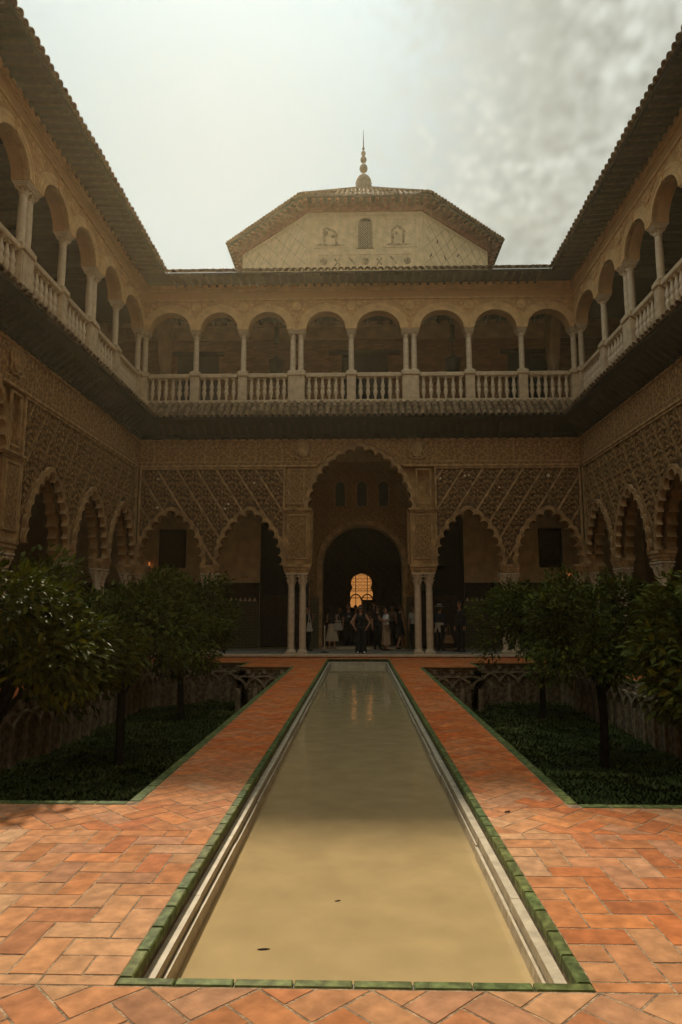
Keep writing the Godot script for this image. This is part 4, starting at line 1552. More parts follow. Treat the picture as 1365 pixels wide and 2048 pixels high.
func people() -> void:
	var down := [[Vector3(-0.215, 1.07, -0.03), Vector3(-0.22, 0.84, 0.03), Vector3(0, -1, 0.15), Vector3(1, 0, 0)], [Vector3(0.215, 1.07, -0.03), Vector3(0.22, 0.84, 0.03), Vector3(0, -1, 0.15), Vector3(-1, 0, 0)]]
	var hips := [[Vector3(-0.33, 1.08, -0.04), Vector3(-0.22, 0.9, 0.05), Vector3(0.35, -0.9, 0.3), Vector3(1, 0, -0.2)], [Vector3(0.33, 1.08, -0.04), Vector3(0.22, 0.9, 0.05), Vector3(-0.35, -0.9, 0.3), Vector3(-1, 0, -0.2)]]
	var phone := [[Vector3(-0.2, 1.1, 0.08), Vector3(-0.08, 1.22, 0.27), Vector3(0.1, 0.9, 0.4), Vector3(0.4, 0, -1)], [Vector3(0.2, 1.1, 0.08), Vector3(0.08, 1.2, 0.26), Vector3(-0.1, 0.9, 0.4), Vector3(-0.4, 0, -1)]]
	var strap := [down[0], [Vector3(0.22, 1.09, 0.03), Vector3(0.17, 1.24, 0.16), Vector3(-0.2, 0.9, -0.2), Vector3(-1, 0, -0.3)]]
	var black := Color(0.018, 0.017, 0.017)
	var dusk := Color(0.03, 0.03, 0.034)
	var f := FLOOR
	person({"label": "person in black sleeveless top and wide black trousers, hands on hips", "at": Vector3(0.07, f, -24.2), "turn": 0.05, "height": 1.64, "top": black, "legs": black, "sleeve": SKIN, "shoe": Color(0.6, 0.58, 0.55), "flare": 0.06, "slim": 1.12, "hair": Color(0.05, 0.025, 0.014), "long": 0.12, "glasses": true, "arms": hips})
	person({"label": "person in white short-sleeved top and long patterned brown skirt, seen sideways", "at": Vector3(1.02, f, -25.9), "turn": -1.25, "height": 1.6, "top": Color(0.86, 0.82, 0.75), "legs": Color(0.2, 0.12, 0.07), "shin": SKIN, "hair": black, "bun": true, "arms": phone, "skirt": {"wide": 0.06, "hem": 0.22, "pleat": 0.08, "color": Color(0.3, 0.17, 0.09), "dots": Color(0.52, 0.38, 0.25)}})
	person({"label": "person in black with sunglasses standing behind the white top", "at": Vector3(0.72, f, -26.8), "turn": 0.35, "height": 1.68, "top": black, "legs": black, "glasses": true, "long": 0.1, "arms": down})
	person({"label": "person in pleated beige skirt with back turned beside the barrier post", "at": Vector3(-1.04, f + 0.02, -26.9), "turn": 2.9, "height": 1.58, "top": Color(0.025, 0.022, 0.02), "legs": Color(0.4, 0.3, 0.19), "shin": SKIN, "sleeve": SKIN, "long": 0.16, "shoe": Color(0.4, 0.36, 0.3), "arms": [down[0], strap[1]], "skirt": {"wide": 0.11, "hem": 0.3, "pleat": 0.16, "color": Color(0.5, 0.38, 0.24)}})
	bag("beige cloth bag on the shoulder of the person in the pleated skirt", Vector3(-0.8, 0.86, -26.8), 0.3, Color(0.4, 0.33, 0.24), Vector3(0.26, 0.3, 0.06), 0.32)
	person({"label": "person in black shirt with pale print just inside the portal", "at": Vector3(-0.42, f, -28.4), "turn": 0.15, "height": 1.74, "top": dusk, "legs": black, "print": Color(0.5, 0.48, 0.45), "arms": down})
	person({"label": "person in brown top before the lit doorway, back turned", "at": Vector3(0.3, f, -29.6), "turn": 3.0, "height": 1.76, "top": Color(0.12, 0.075, 0.045), "legs": black, "arms": down, "long": 0.1})
	person({"label": "tallest dark-clothed person before the right of the lit doorway", "at": Vector3(0.66, f, -30.2), "turn": 0.4, "height": 1.86, "top": black, "legs": black, "arms": phone, "fore": black})
	person({"label": "person in dark sleeveless dress stepping away at the portal's right side", "at": Vector3(1.62, f, -27.0), "turn": 2.2, "height": 1.66, "top": black, "legs": black, "sleeve": SKIN, "shin": SKIN, "stride": 0.7, "hair": Color(0.09, 0.05, 0.03), "bun": true, "arms": down, "skirt": {"wide": 0.07, "hem": 0.5, "pleat": 0.06, "color": black}})
	person({"label": "person in pale straw hat with a jumper tied round the waist", "at": Vector3(3.0, f, -25.7), "turn": 2.5, "height": 1.66, "top": Color(0.03, 0.035, 0.05), "legs": black, "hat": Color(0.5, 0.42, 0.3), "tied": Color(0.5, 0.4, 0.3), "arms": down, "fore": Color(0.03, 0.035, 0.05)})
	bag("tan bag hanging low beside the person in the straw hat", Vector3(3.3, 0.42, -25.6), 0.2, Color(0.27, 0.15, 0.07), Vector3(0.28, 0.24, 0.06), 0.4)
	person({"label": "tall person in dark jacket and trousers right of the straw hat", "at": Vector3(3.68, f, -25.2), "turn": -0.9, "height": 1.8, "top": Color(0.03, 0.03, 0.03), "legs": black, "fore": Color(0.03, 0.03, 0.03), "arms": down, "long": 0.05})
	person({"label": "person in dark clothes half hidden beside the left column pair", "at": Vector3(-1.92, f, -25.8), "turn": 1.0, "height": 1.64, "top": black, "legs": black, "arms": strap})
	bag("pale cloth bag held beside the left column pair", Vector3(-1.83, 0.85, -25.6), 0.9, Color(0.55, 0.46, 0.36), Vector3(0.2, 0.26, 0.06), 0.34)
	person({"label": "person in pale patterned shirt half hidden beside the right column pair", "at": Vector3(2.1, f, -26.4), "turn": -0.6, "height": 1.68, "top": Color(0.45, 0.42, 0.36), "legs": black, "arms": down})
	person({"label": "faint person deep in the hall right of the lit doorway", "at": Vector3(1.5, f, -31.0), "turn": -0.4, "height": 1.72, "top": Color(0.3, 0.25, 0.2), "legs": black, "arms": phone})
	var crowd := [[-0.15, -33.2, 1.7, 0.3, Color(0.05, 0.035, 0.03)], [0.5, -34.0, 1.78, 2.8, black], [-0.9, -32.4, 1.66, 1.2, black], [1.0, -33.0, 1.72, -0.8, dusk]]
	var says := ["farthest dark figure below the left half of the lit doorway", "dark figure closest to the lit doorway, right of its middle", "dark figure deep in the hall left of the lit doorway", "grey-dark figure deep in the hall just right of the lit doorway"]
	for k in 4:
		var w: Array = crowd[k]
		person({"label": says[k], "at": Vector3(w[0], f, w[1]), "turn": w[3], "height": w[2], "top": w[4], "legs": black, "arms": down, "fore": w[4], "long": 0.08 if k % 2 else 0.0})
	stanchion(Vector3(-1.22, f, -24.75), "slim pale barrier post on a dark round foot left of the people")

# ---------------------------------------------------------------- the far side: gallery back walls, hall, tower
func far_gallery(o: Node3D) -> void:
	# in the axes of the far wing: z = DEEP is the back wall
	var z := DEEP
	var portal := oval(0.15, 3.38, 1.61, 1.62, -1.0, 32)
	var wall := cut(rect(-11.4, FLOOR, 11.4, 8.55), portal)
	put(o, "gallery_wall", plate(wall, z - 0.8, z, M.plaster, true))
	# portal surround: moulded arch, carved spandrels, cornice, three blind windows
	var sur := cut(rect(-1.95, FLOOR, 2.25, 5.2), grown(portal, 0.02))
	put(o, "portal_surround", plate(sur, z - 0.05, z + 0.12, M.carved))
	var ring := cut(both(grown(portal, 0.2), rect(-3, FLOOR, 3, 5.15)), portal)
	put(o, "portal_moulding", plate(ring, z - 0.1, z + 0.17, M.moulding))
	var g := Geo.new()
	g.cbox(Vector3(-1.95, 5.2, z - 0.05), Vector3(2.25, 5.62, z + 0.14))
	g.cbox(Vector3(-2.0, 5.62, z - 0.05), Vector3(2.3, 5.7, z + 0.22))
	put(o, "portal_cornice", g.mesh(M.carved))
	g = Geo.new()
	g.box(Vector3(-1.95, 5.7, z - 0.05), Vector3(2.25, 7.6, z + 0.06))
	var up := put(o, "window_panel", g.mesh(M.carved))
	for x in [-0.74, 0.14, 1.02]:
		g = Geo.new()
		g.ext(oval(x, 6.6, 0.19, 0.19, 5.78, 10), z, z + 0.07)
		var w := put(up, "blind_window", g.mesh(M.wood_dark))
		ring = cut(both(grown(oval(x, 6.6, 0.19, 0.19, 5.0, 10), 0.07), rect(x - 1, 5.78, x + 1, 8)), oval(x, 6.6, 0.19, 0.19, 5.0, 10))
		put(up, "window_frame", plate(ring, z, z + 0.11, M.moulding))
	# tiled dado along the wall with its stepped crest
	for seg in [[-11.3, -3.98], [4.22, 11.3]]:
		g = Geo.new()
		g.box(Vector3(seg[0], FLOOR, z - 0.05), Vector3(seg[1], 1.95, z + 0.03))
		var d := put(o, "tile_dado", g.mesh(M.dado))
		g = Geo.new()
		g.box(Vector3(seg[0], 1.95, z - 0.05), Vector3(seg[1], 2.68, z + 0.02))
		put(d, "dado_frieze", g.mesh(M.wood_brown))
		var crest := Geo.new()
		crest.ext(PackedVector2Array([Vector2(-0.07, 0), Vector2(0.07, 0), Vector2(0.07, 0.05), Vector2(0.045, 0.05), Vector2(0.045, 0.1), Vector2(0.02, 0.1), Vector2(0.02, 0.14), Vector2(-0.02, 0.14), Vector2(-0.02, 0.1), Vector2(-0.045, 0.1), Vector2(-0.045, 0.05), Vector2(-0.07, 0.05)]), 0, 0.012)
		var cm := crest.mesh(M.marble)
		for k in int((seg[1] - seg[0]) / 0.19):
			put(d, "crest_tile", cm, Transform3D(Basis(), Vector3(seg[0] + 0.1 + k * 0.19, 1.95, z + 0.022)))
	for x in [-1.74, 2.04]:
		g = Geo.new()
		g.box(Vector3(x - 0.16, FLOOR, z + 0.1), Vector3(x + 0.16, 2.0, z + 0.24))
		var d := put(o, "tile_dado", g.mesh(M.dado))
		for k in 3:
			g = Geo.new()
			g.box(Vector3(x - 0.15 + k * 0.11, 2.0, z + 0.12), Vector3(x - 0.07 + k * 0.11, 2.12, z + 0.24))
			put(d, "crest_tile", g.mesh(M.dado))
	# tall leaves of the hall door folded back, each with a lower wicket
	for s in [-1, 1]:
		var a := -3.95 if s < 0 else 2.3
		var b := -2.0 if s < 0 else 4.2
		g = Geo.new()
		g.box(Vector3(a, 0.14, z + 0.02), Vector3(b, 6.0, z + 0.1))
		var leafd := put(o, "hall_door", g.mesh(M.wood_dark))
		put(leafd, "door_frame", frame(a + 0.03, 2.28, b - 0.03, 5.95, 0.1, z + 0.08, z + 0.125, M.wood_dark))
		g = Geo.new()
		g.box(Vector3(a + 0.04, 0.16, z + 0.09), Vector3(b - 0.04, 2.22, z + 0.14))
		put(leafd, "wicket_door", g.mesh(M.wood_brown))
		put(leafd, "wicket_frame", frame(a + 0.04, 0.16, b - 0.04, 2.22, 0.08, z + 0.14, z + 0.16, M.wood_brown))
	# shuttered openings high on the plaster
	for q in [[-8.1, -7.0], [7.22, 8.15]]:
		g = Geo.new()
		g.box(Vector3(q[0], 3.28, z - 0.02), Vector3(q[1], 4.85, z + 0.02))
		var w := put(o, "shutter", g.mesh(M.wood_brown))
		put(w, "shutter_frame", frame(q[0], 3.28, q[1], 4.85, 0.07, z + 0.02, z + 0.045, M.wood_dark))
	# small plaque
	g = Geo.new()
	g.cbox(Vector3(-4.75, 2.86, z), Vector3(-4.45, 2.97, z + 0.02), 0.004)
	put(o, "wall_plaque", g.mesh(M.stone))
	# upper gallery back wall
	g = Geo.new()
	g.box(Vector3(-11.4, UP_FLOOR, z - 0.4), Vector3(11.4, 13.72, z))
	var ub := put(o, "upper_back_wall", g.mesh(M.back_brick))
	g = Geo.new()
	g.box(Vector3(-11.3, 12.93, z), Vector3(11.3, 13.72, z + 0.02))
	put(ub, "plaster_band", g.mesh(M.plaster))
	g = Geo.new()
	g.cbox(Vector3(-11.3, 12.88, z), Vector3(11.3, 12.97, z + 0.07), 0.02)
	g.cbox(Vector3(-11.3, 13.45, z), Vector3(11.3, 13.56, z + 0.1), 0.02)
	put(ub, "band_moulding", g.mesh(M.plaster))
	for q in [[-7.62, -5.86, -7.95, -5.62], [-0.67, 1.27, -1.22, 1.76], [6.25, 7.9, 5.98, 8.3]]:
		g = Geo.new()
		g.box(Vector3(q[0], UP_FLOOR, z - 0.02), Vector3(q[1], 12.22, z + 0.015))
		var d := put(o, "upper_door", g.mesh(M.wood_dark))
		for k in 2:
			var w: float = (q[1] - q[0]) / 2
			put(d, "door_panel", frame(q[0] + k * w + 0.03, UP_FLOOR + 0.05, q[0] + (k + 1) * w - 0.03, 12.15, 0.12, z + 0.015, z + 0.035, M.wood_dark))
		g = Geo.new()
		g.cbox(Vector3(q[2], 12.22, z - 0.02), Vector3(q[3], 12.42, z + 0.06))
		put(d, "lintel", g.mesh(M.wood_brown))
	# corner arches that cross the gallery and end on a corbel
	for s in [-1, 1]:
		g = Geo.new()
		var prof := PackedVector2Array()
		for k in 15:
			var f := k / 14.0
			prof.append(Vector2(-0.1 - 2.5 * f, 13.7 - 0.15 - (1.9 * pow(1.0 - sqrt(1.0 - pow(absf(2.0 * f - 1.0), 2.0) * 0.98), 1.0))))
		prof.append(Vector2(-2.95, 11.2))
		prof.append(Vector2(-3.3, 13.7))
		prof.append(Vector2(-0.1, 13.7))
		g.ext(prof, -0.22, 0.22, true)
		g.lathe([Vector2(0.02, 11.15), Vector2(0.14, 11.35), Vector2(0.24, 11.6), Vector2(0.3, 11.9)], 10, Vector3(-2.85, 0, 0))
		# x of the profile runs back into the gallery
		put(o, "corner_arch", g.mesh(M.plaster), Transform3D(Basis(Vector3.UP, -PI / 2), Vector3(s * 7.98, 0, -0.2)))
	# floor of the lower gallery, raised a step above the court
	g = Geo.new()
	g.cbox(Vector3(-7.7, 0.0, DEEP), Vector3(7.7, FLOOR - 0.002, 0.36), 0.012)
	put(o, "gallery_floor", g.mesh(M.floor_marble))
	var n := 14
	for k in n:
		var a := lerpf(-7.6, 7.6, k / float(n)) + 0.004
		var b := lerpf(-7.6, 7.6, (k + 1) / float(n)) - 0.004
		g = Geo.new()
		g.cbox(Vector3(a, 0.03, 0.1), Vector3(b, FLOOR + 0.004, 0.4), 0.01)
		put(o, "step_stone", g.mesh(M.marble))
	g = Geo.new()
	g.cbox(Vector3(-1.46, FLOOR - 0.02, z - 0.8), Vector3(1.76, FLOOR + 0.05, z + 0.35), 0.01)
	put(o, "threshold", g.mesh(M.marble))
	# ends of the gallery and ceiling of the lower gallery
	g = Geo.new()
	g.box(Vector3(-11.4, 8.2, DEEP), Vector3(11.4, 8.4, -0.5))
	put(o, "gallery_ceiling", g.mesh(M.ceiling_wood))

func hall() -> void:
	var o := thing("hall", "dark inner hall seen through the round-arched portal", "hall", Transform3D(Basis(), Vector3(0.15, 0, 0)))
	var g := Geo.new()
	var a := -28.3
	var b := -36.8
	g.box(Vector3(-4.8, 0, b), Vector3(4.8, FLOOR, a))
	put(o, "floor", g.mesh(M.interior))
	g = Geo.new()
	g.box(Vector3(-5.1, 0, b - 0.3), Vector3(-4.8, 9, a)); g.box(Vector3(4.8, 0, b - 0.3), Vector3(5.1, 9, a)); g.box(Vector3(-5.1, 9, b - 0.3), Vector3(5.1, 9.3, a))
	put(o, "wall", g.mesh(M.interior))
	# horseshoe opening of the far wall
	var open := PackedVector2Array([Vector2(-0.62, 0.1), Vector2(0.62, 0.1), Vector2(0.6, 2.55), Vector2(0.5, 2.75)])
	for k in 15:
		var t := -0.55 + (PI + 1.1) * k / 14.0
		open.append(Vector2(cos(t) * 0.56, 3.05 + sin(t) * 0.5))
	open.append_array([Vector2(-0.5, 2.75), Vector2(-0.6, 2.55)])
	var wall := rect(-4.8, 0.0, 4.8, 9.0)
	var open_b := PackedVector2Array(open)
	open_b[0].y = -0.2
	open_b[1].y = -0.2
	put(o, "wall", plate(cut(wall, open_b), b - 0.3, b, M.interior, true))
	var win := thing("lit_window", "amber lit doorway behind an iron grille deep in the hall", "lit doorway", Transform3D(Basis(), Vector3(0.15, 0, b - 0.25)))
	g = Geo.new()
	g.box(Vector3(-0.7, 0.1, -0.03), Vector3(0.7, 3.7, 0.0))
	put(win, "glowing_pane", g.mesh(M.amber_glow))
	g = Geo.new()
	g.box(Vector3(-0.62, 0.1, 0.1), Vector3(-0.02, 1.75, 0.14)); g.box(Vector3(0.02, 0.1, 0.1), Vector3(0.62, 2.15, 0.14))
	put(win, "glow_cover_panel", g.mesh(M.wood_dark))  # dark panels added to cover the lower part of the glow
	var l := AreaLight3D.new()
	l.name = "doorway_light"
	l.area_size = Vector2(1.1, 3.2)
	l.light_color = Color(1.0, 0.62, 0.3)
	l.light_energy = 0.25
	l.shadow_enabled = true
	l.area_range = 30.0
	l.transform = Transform3D(Basis(Vector3.UP, PI), Vector3(0, 1.8, 0.03))
	win.add_child(l, true)
	g = Geo.new()
	for x in [-0.31, 0.31]:
		g.tube([Vector3(x, 0.1, 0.16), Vector3(x, 3.6, 0.16)], [0.02], 5)
	for y in [2.25, 2.62]:
		g.tube([Vector3(-0.6, y, 0.16), Vector3(0.6, y, 0.16)], [0.02], 5)
	g.tube([Vector3(0, 0.1, 0.16), Vector3(0, 2.2, 0.16)], [0.014], 5)
	for s in [-1, 1]:
		var pts := []
		for k in 11:
			var t := PI * k / 10.0
			pts.append(Vector3(s * 0.31 + cos(t) * 0.3, 2.1 + sin(t) * 0.34, 0.16))
		g.tube(pts, [0.035], 5)
	var grille := put(win, "grille", g.mesh(M.iron))
	g = Geo.new()
	var rng := RandomNumberGenerator.new()
	rng.seed = 77
	for i in 5:
		for k in 7:
			var c := Vector3(-0.48 + 0.16 * k, 2.72 + 0.18 * i, 0.16)
			var pts := []
			for q in 9:
				var t := TAU * q / 8.0 * 0.85
				var r := 0.075 * (1.0 - q / 14.0)
				pts.append(c + Vector3(cos(t) * r * (1 if (i + k) % 2 else -1), sin(t) * r, 0))
			g.tube(pts, [0.013], 4)
	stuff(put(grille, "scrollwork", g.mesh(M.iron)))

func lattice_window(host: Node3D, w: float, h: float, t: Transform3D) -> void:
	# pierced stucco screen: round top, net of rings and bars
	var open := oval(0, h - w / 2, w / 2, w / 2, 0.0, 16)
	var g := Geo.new()
	g.ext(open, 0.0, 0.01)
	var pane := put(host, "window", g.mesh(M.iron), t)
	put(pane, "window_frame", plate(cut(both(grown(oval(0, h - w / 2, w / 2, w / 2, -1.0, 16), 0.09), rect(-2, 0.0, 2, 4)), oval(0, h - w / 2, w / 2, w / 2, -1.0, 16)), -0.02, 0.09, M.tower_wall))
	g = Geo.new()
	var cells := 3
	var d := w / cells
	var rows := int(h / d)
	for j in rows:
		for i in cells:
			var c := Vector2(-w / 2 + (i + 0.5) * d, (j + 0.5) * d)
			if not Geometry2D.is_point_in_polygon(c, open): continue
			var ring := []
			for k in 13:
				ring.append(Vector3(c.x + cos(TAU * k / 12) * d * 0.4, c.y + sin(TAU * k / 12) * d * 0.4, 0.045))
			g.tube(ring, [0.012], 5)
			g.tube([Vector3(c.x - d / 2, c.y - d / 2, 0.045), Vector3(c.x + d / 2, c.y + d / 2, 0.045)], [0.01], 4)
			g.tube([Vector3(c.x + d / 2, c.y - d / 2, 0.045), Vector3(c.x - d / 2, c.y + d / 2, 0.045)], [0.01], 4)
	put(pane, "pierced_screen", g.mesh(M.plaster))

func tower(rng: RandomNumberGenerator) -> void:
	var c := Vector3(0.42, 0, -41.2)
	var o := thing("lantern_tower", "eight-sided cream tower with red eaves and finial above the far roof", "tower", Transform3D(Basis(), c))
	var ap := 7.3
	var half := ap * tan(PI / 8)
	var eap := 8.14
	var ehalf := eap * tan(PI / 8)
	var y1 := 22.72
	var tip := 23.14
	var top := 28.9
	var tone := 0
	for k in 8:
		var b := Basis(Vector3.UP, TAU * k / 8)
		var t := Transform3D(b, Vector3.ZERO)
		var g := Geo.new()
		g.quad(Vector3(-half, 12, ap), Vector3(half, 12, ap), Vector3(half, y1, ap), Vector3(-half, y1, ap))
		g.quad(Vector3(-half, 12, ap - 0.4), Vector3(-half, y1, ap - 0.4), Vector3(half, y1, ap - 0.4), Vector3(half, 12, ap - 0.4))
		var w := put(o, "wall", g.mesh(M.tower_wall), t)
		if k in [3, 4, 5]: continue
		# red cornice, soffit and brackets
		g = Geo.new()
		g.quad(Vector3(-half - 0.04, y1 - 0.02, ap + 0.1), Vector3(half + 0.04, y1 - 0.02, ap + 0.1), Vector3(half + 0.12, y1 + 0.35, ap + 0.25), Vector3(-half - 0.12, y1 + 0.35, ap + 0.25))
		g.quad(Vector3(-half - 0.04, y1 - 0.02, ap), Vector3(half + 0.04, y1 - 0.02, ap), Vector3(half + 0.04, y1 - 0.02, ap + 0.1), Vector3(-half - 0.04, y1 - 0.02, ap + 0.1))
		var red := put(o, "red_cornice", g.mesh(M.tower_red), t)
		g = Geo.new()
		g.quad(Vector3(-half - 0.12, y1 + 0.35, ap + 0.25), Vector3(half + 0.12, y1 + 0.35, ap + 0.25), Vector3(ehalf, tip - 0.1, eap), Vector3(-ehalf, tip - 0.1, eap))
		g.quad(Vector3(-ehalf, tip - 0.1, eap), Vector3(ehalf, tip - 0.1, eap), Vector3(ehalf, tip - 0.03, eap), Vector3(-ehalf, tip - 0.03, eap))
		put(red, "soffit", g.mesh(M.wood_dark))
		var br := Geo.new()
		br.box(Vector3(-0.075, y1 + 0.16, ap + 0.1), Vector3(0.075, y1 + 0.36, ap + 0.62))
		br.box(Vector3(-0.1, y1 + 0.34, ap + 0.1), Vector3(0.1, tip - 0.12, eap - 0.06))
		var bm := br.mesh(M.tower_bracket)
		for i in 16:
			put(red, "bracket", bm, Transform3D(Basis(), Vector3(lerpf(-ehalf, ehalf, (i + 0.5) / 16.0), 0, 0)))
	# roof, tiles on the edges in view, hip ridges
	var g := Geo.new()
	for k in 8:
		var b := Basis(Vector3.UP, TAU * k / 8)
		g.tri(b * Vector3(-ehalf, tip - 0.03, eap), b * Vector3(ehalf, tip - 0.03, eap), Vector3(0, top, 0))
	var roof := put(o, "roof", g.mesh(M.roof_deck))
	var slope := atan2(top - tip, eap)
	for k in [0, 1, 2, 6, 7]:
		var b := Basis(Vector3.UP, TAU * k / 8)
		var n := 25
		for i in n:
			var x := lerpf(-ehalf, ehalf, (i + 0.5) / n)
			var t := Transform3D(b, Vector3.ZERO) * Transform3D(Basis(Vector3.RIGHT, slope - 0.06), Vector3(x, tip + 0.05 + rng.randf_range(-0.01, 0.01), eap + 0.08)) * Transform3D(Basis().scaled(Vector3(1.12, 1.35, 1.4)), Vector3(0, 0, -0.7))
			put(roof, "roof_tile", shared.tiles[rng.randi() % 4], t)
	# rows higher up, one mesh
	g = Geo.new()
	for k in [0, 1, 7]:
		var b := Basis(Vector3.UP, TAU * k / 8)
		for i in 27:
			var x := lerpf(-ehalf, ehalf, (i + 0.5) / 27.0)
			var len := (1.0 - absf(x) / ehalf)
			var p0 := Vector3(x, tip + 0.06, eap)
			var p1 := Vector3(x, tip + 0.06 + (top - tip) * len, eap * (1.0 - len))
			if len > 0.08: g.tube([b * (p0 - Vector3(0, 0.08, 0)), b * p1], [0.07], 6, false)
	stuff(put(roof, "upper_tiles", g.mesh(M.roof_deck)))
	for k in 8:
		var a := TAU * (k + 0.5) / 8
		var r := eap / cos(PI / 8)
		g = Geo.new()
		g.tube([Vector3(sin(a) * (r + 0.1), tip + 0.06, cos(a) * (r + 0.1)), Vector3(0, top + 0.05, 0)], [0.09, 0.12], 8)
		put(roof, "hip_ridge", g.mesh(M.roof_deck))
	# dome cap and finial of three balls
	g = Geo.new()
	g.lathe([Vector2(0.62, 28.6), Vector2(0.5, 29.22), Vector2(0.54, 29.25), Vector2(0.5, 29.45), Vector2(0.38, 29.68), Vector2(0.2, 29.82), Vector2(0.1, 29.87), Vector2(0.08, 29.95)], 20)
	var cap := put(o, "dome_cap", g.mesh(M.patina))
	g = Geo.new()
	g.tube([Vector3(0, 29.8, 0), Vector3(0, 31.9, 0), Vector3(0, 33.1, 0)], [0.05, 0.04, 0.012], 8)
	put(cap, "finial_rod", g.mesh(M.patina))
	for q in [[30.32, 0.27], [30.95, 0.21], [31.4, 0.155], [31.75, 0.09]]:
		g = Geo.new()
		var prof := []
		for i in 13:
			var a := PI * i / 12 - PI / 2
			prof.append(Vector2(cos(a) * q[1] + 0.001, q[0] + sin(a) * q[1] * 1.1))
		g.lathe(prof, 16)
		put(cap, "finial_ball", g.mesh(M.patina))
	# front face: pierced window, painted panels in raised borders
	lattice_window(o, 0.76, 1.72, Transform3D(Basis(), Vector3(0, 20.6, ap + 0.005)))
	put(o, "panel_border", frame(-2.75, 20.65, -0.95, 22.3, 0.06, ap - 0.02, ap + 0.03, M.tower_wall))
	put(o, "panel_border", frame(0.95, 20.65, 2.75, 22.3, 0.06, ap - 0.02, ap + 0.03, M.tower_wall))
	put(o, "panel_border", frame(-2.95, 19.2, 2.95, 22.55, 0.07, ap - 0.02, ap + 0.035, M.tower_wall))
	for k in 7:
		var x := -2.55 + k * 0.74
		put(o, "panel_border", frame(x, 19.45, x + 0.66, 20.3, 0.05, ap - 0.02, ap + 0.03, M.tower_wall))
		g = Geo.new()
		if k % 3 == 2:
			g.ext(PackedVector2Array([Vector2(x + 0.12, 20.15), Vector2(x + 0.24, 20.15), Vector2(x + 0.54, 19.75), Vector2(x + 0.44, 19.72)]), ap, ap + 0.006)
		elif k % 3 == 1:
			g.ext(PackedVector2Array([Vector2(x + 0.15, 19.65), Vector2(x + 0.22, 19.62), Vector2(x + 0.5, 20.05), Vector2(x + 0.43, 20.1)]), ap, ap + 0.006)
			g.ext(PackedVector2Array([Vector2(x + 0.15, 20.0), Vector2(x + 0.22, 20.06), Vector2(x + 0.5, 19.7), Vector2(x + 0.44, 19.64)]), ap, ap + 0.009)
		else:
			g.ext(circle(Vector2(x + 0.33, 19.88), 0.2, 14), ap, ap + 0.006)
		put(o, "painted_motif", g.mesh(M.tower_paint))
	# faded wall paintings: ruined arches over a strip of ground
	g = Geo.new()
	var arcp := PackedVector2Array([Vector2(-2.3, 21.7), Vector2(-2.1, 21.85), Vector2(-1.7, 21.72), Vector2(-1.45, 21.45), Vector2(-1.45, 21.3), Vector2(-1.7, 21.52), Vector2(-2.05, 21.7)])
	g.ext(arcp, ap, ap + 0.006)
	for x in [-2.25, -1.6]:
		g.ext(rect(x, 20.86, x + 0.14, 21.72 if x < -2 else 21.4), ap, ap + 0.008)
	g.ext(circle(Vector2(-2.12, 21.5), 0.16, 12), ap, ap + 0.01)
	g.ext(circle(Vector2(-1.72, 21.32), 0.12, 12), ap, ap + 0.012)
	g.ext(PackedVector2Array([Vector2(-2.6, 20.84), Vector2(-2.4, 20.92), Vector2(-1.9, 20.84), Vector2(-1.5, 20.9), Vector2(-1.05, 20.82), Vector2(-1.4, 20.77), Vector2(-2.4, 20.76)]), ap, ap + 0.014)
	put(o, "wall_painting", g.mesh(M.tower_paint))
	g = Geo.new()
	g.ext(PackedVector2Array([Vector2(1.35, 21.6), Vector2(1.7, 21.95), Vector2(2.05, 21.75), Vector2(2.15, 21.5), Vector2(1.95, 21.6), Vector2(1.7, 21.8), Vector2(1.45, 21.55)]), ap, ap + 0.006)
	for x in [1.38, 1.95]:
		g.ext(rect(x, 20.86, x + 0.14, 21.58), ap, ap + 0.008)
	g.ext(circle(Vector2(1.64, 21.46), 0.1, 10), ap, ap + 0.01)
	g.ext(PackedVector2Array([Vector2(1.05, 20.82), Vector2(1.4, 20.9), Vector2(1.9, 20.85), Vector2(2.4, 20.84), Vector2(2.1, 20.76), Vector2(1.3, 20.76)]), ap, ap + 0.012)
	put(o, "wall_painting", g.mesh(M.tower_paint))
	# faint strapwork on the slanting faces
	for s in [-1, 1]:
		var face := PackedVector2Array([Vector2(-2.85, 19.0), Vector2(2.85, 19.0), Vector2(2.85, 22.5), Vector2(-2.85, 22.5)])
		put(o, "panel_border", frame(-2.9, 18.9, 2.9, 22.55, 0.06, ap - 0.02, ap + 0.03, M.tower_wall), Transform3D(Basis(Vector3.UP, s * PI / 4), Vector3.ZERO))
		for fam in [-1, 1]:
			g = Geo.new()
			for k in range(-9, 10):
				var a := Vector2(k * 0.95 - 4.0, 20.7 - 4.0 * fam)
				var b := Vector2(k * 0.95 + 4.0, 20.7 + 4.0 * fam)
				for piece in Geometry2D.intersect_polygons(PackedVector2Array([a, a + Vector2(0.05, 0), b + Vector2(0.05, 0), b]), face):
					g.ext(piece, ap, ap + (0.005 if fam > 0 else 0.008))
			stuff(put(o, "painted_strapwork", g.mesh(M.tower_faint), Transform3D(Basis(Vector3.UP, s * PI / 4), Vector3.ZERO)))
	# scattered dark marks on the right-hand face
	for q in [[-1.8, 21.3, 70], [-1.0, 20.6, 120], [0.0, 21.2, 55], [0.9, 20.4, 110], [1.7, 21.0, 60], [-0.3, 19.9, 80], [2.2, 20.2, 115], [-2.4, 20.3, 60]]:
		g = Geo.new()
		leaf_relief(g, Vector2(q[0], q[1]), q[2], 0.34, 0.045, ap, 0.012)
		put(o, "painted_mark", g.mesh(M.wood_brown), Transform3D(Basis(Vector3.UP, PI / 4), Vector3.ZERO))

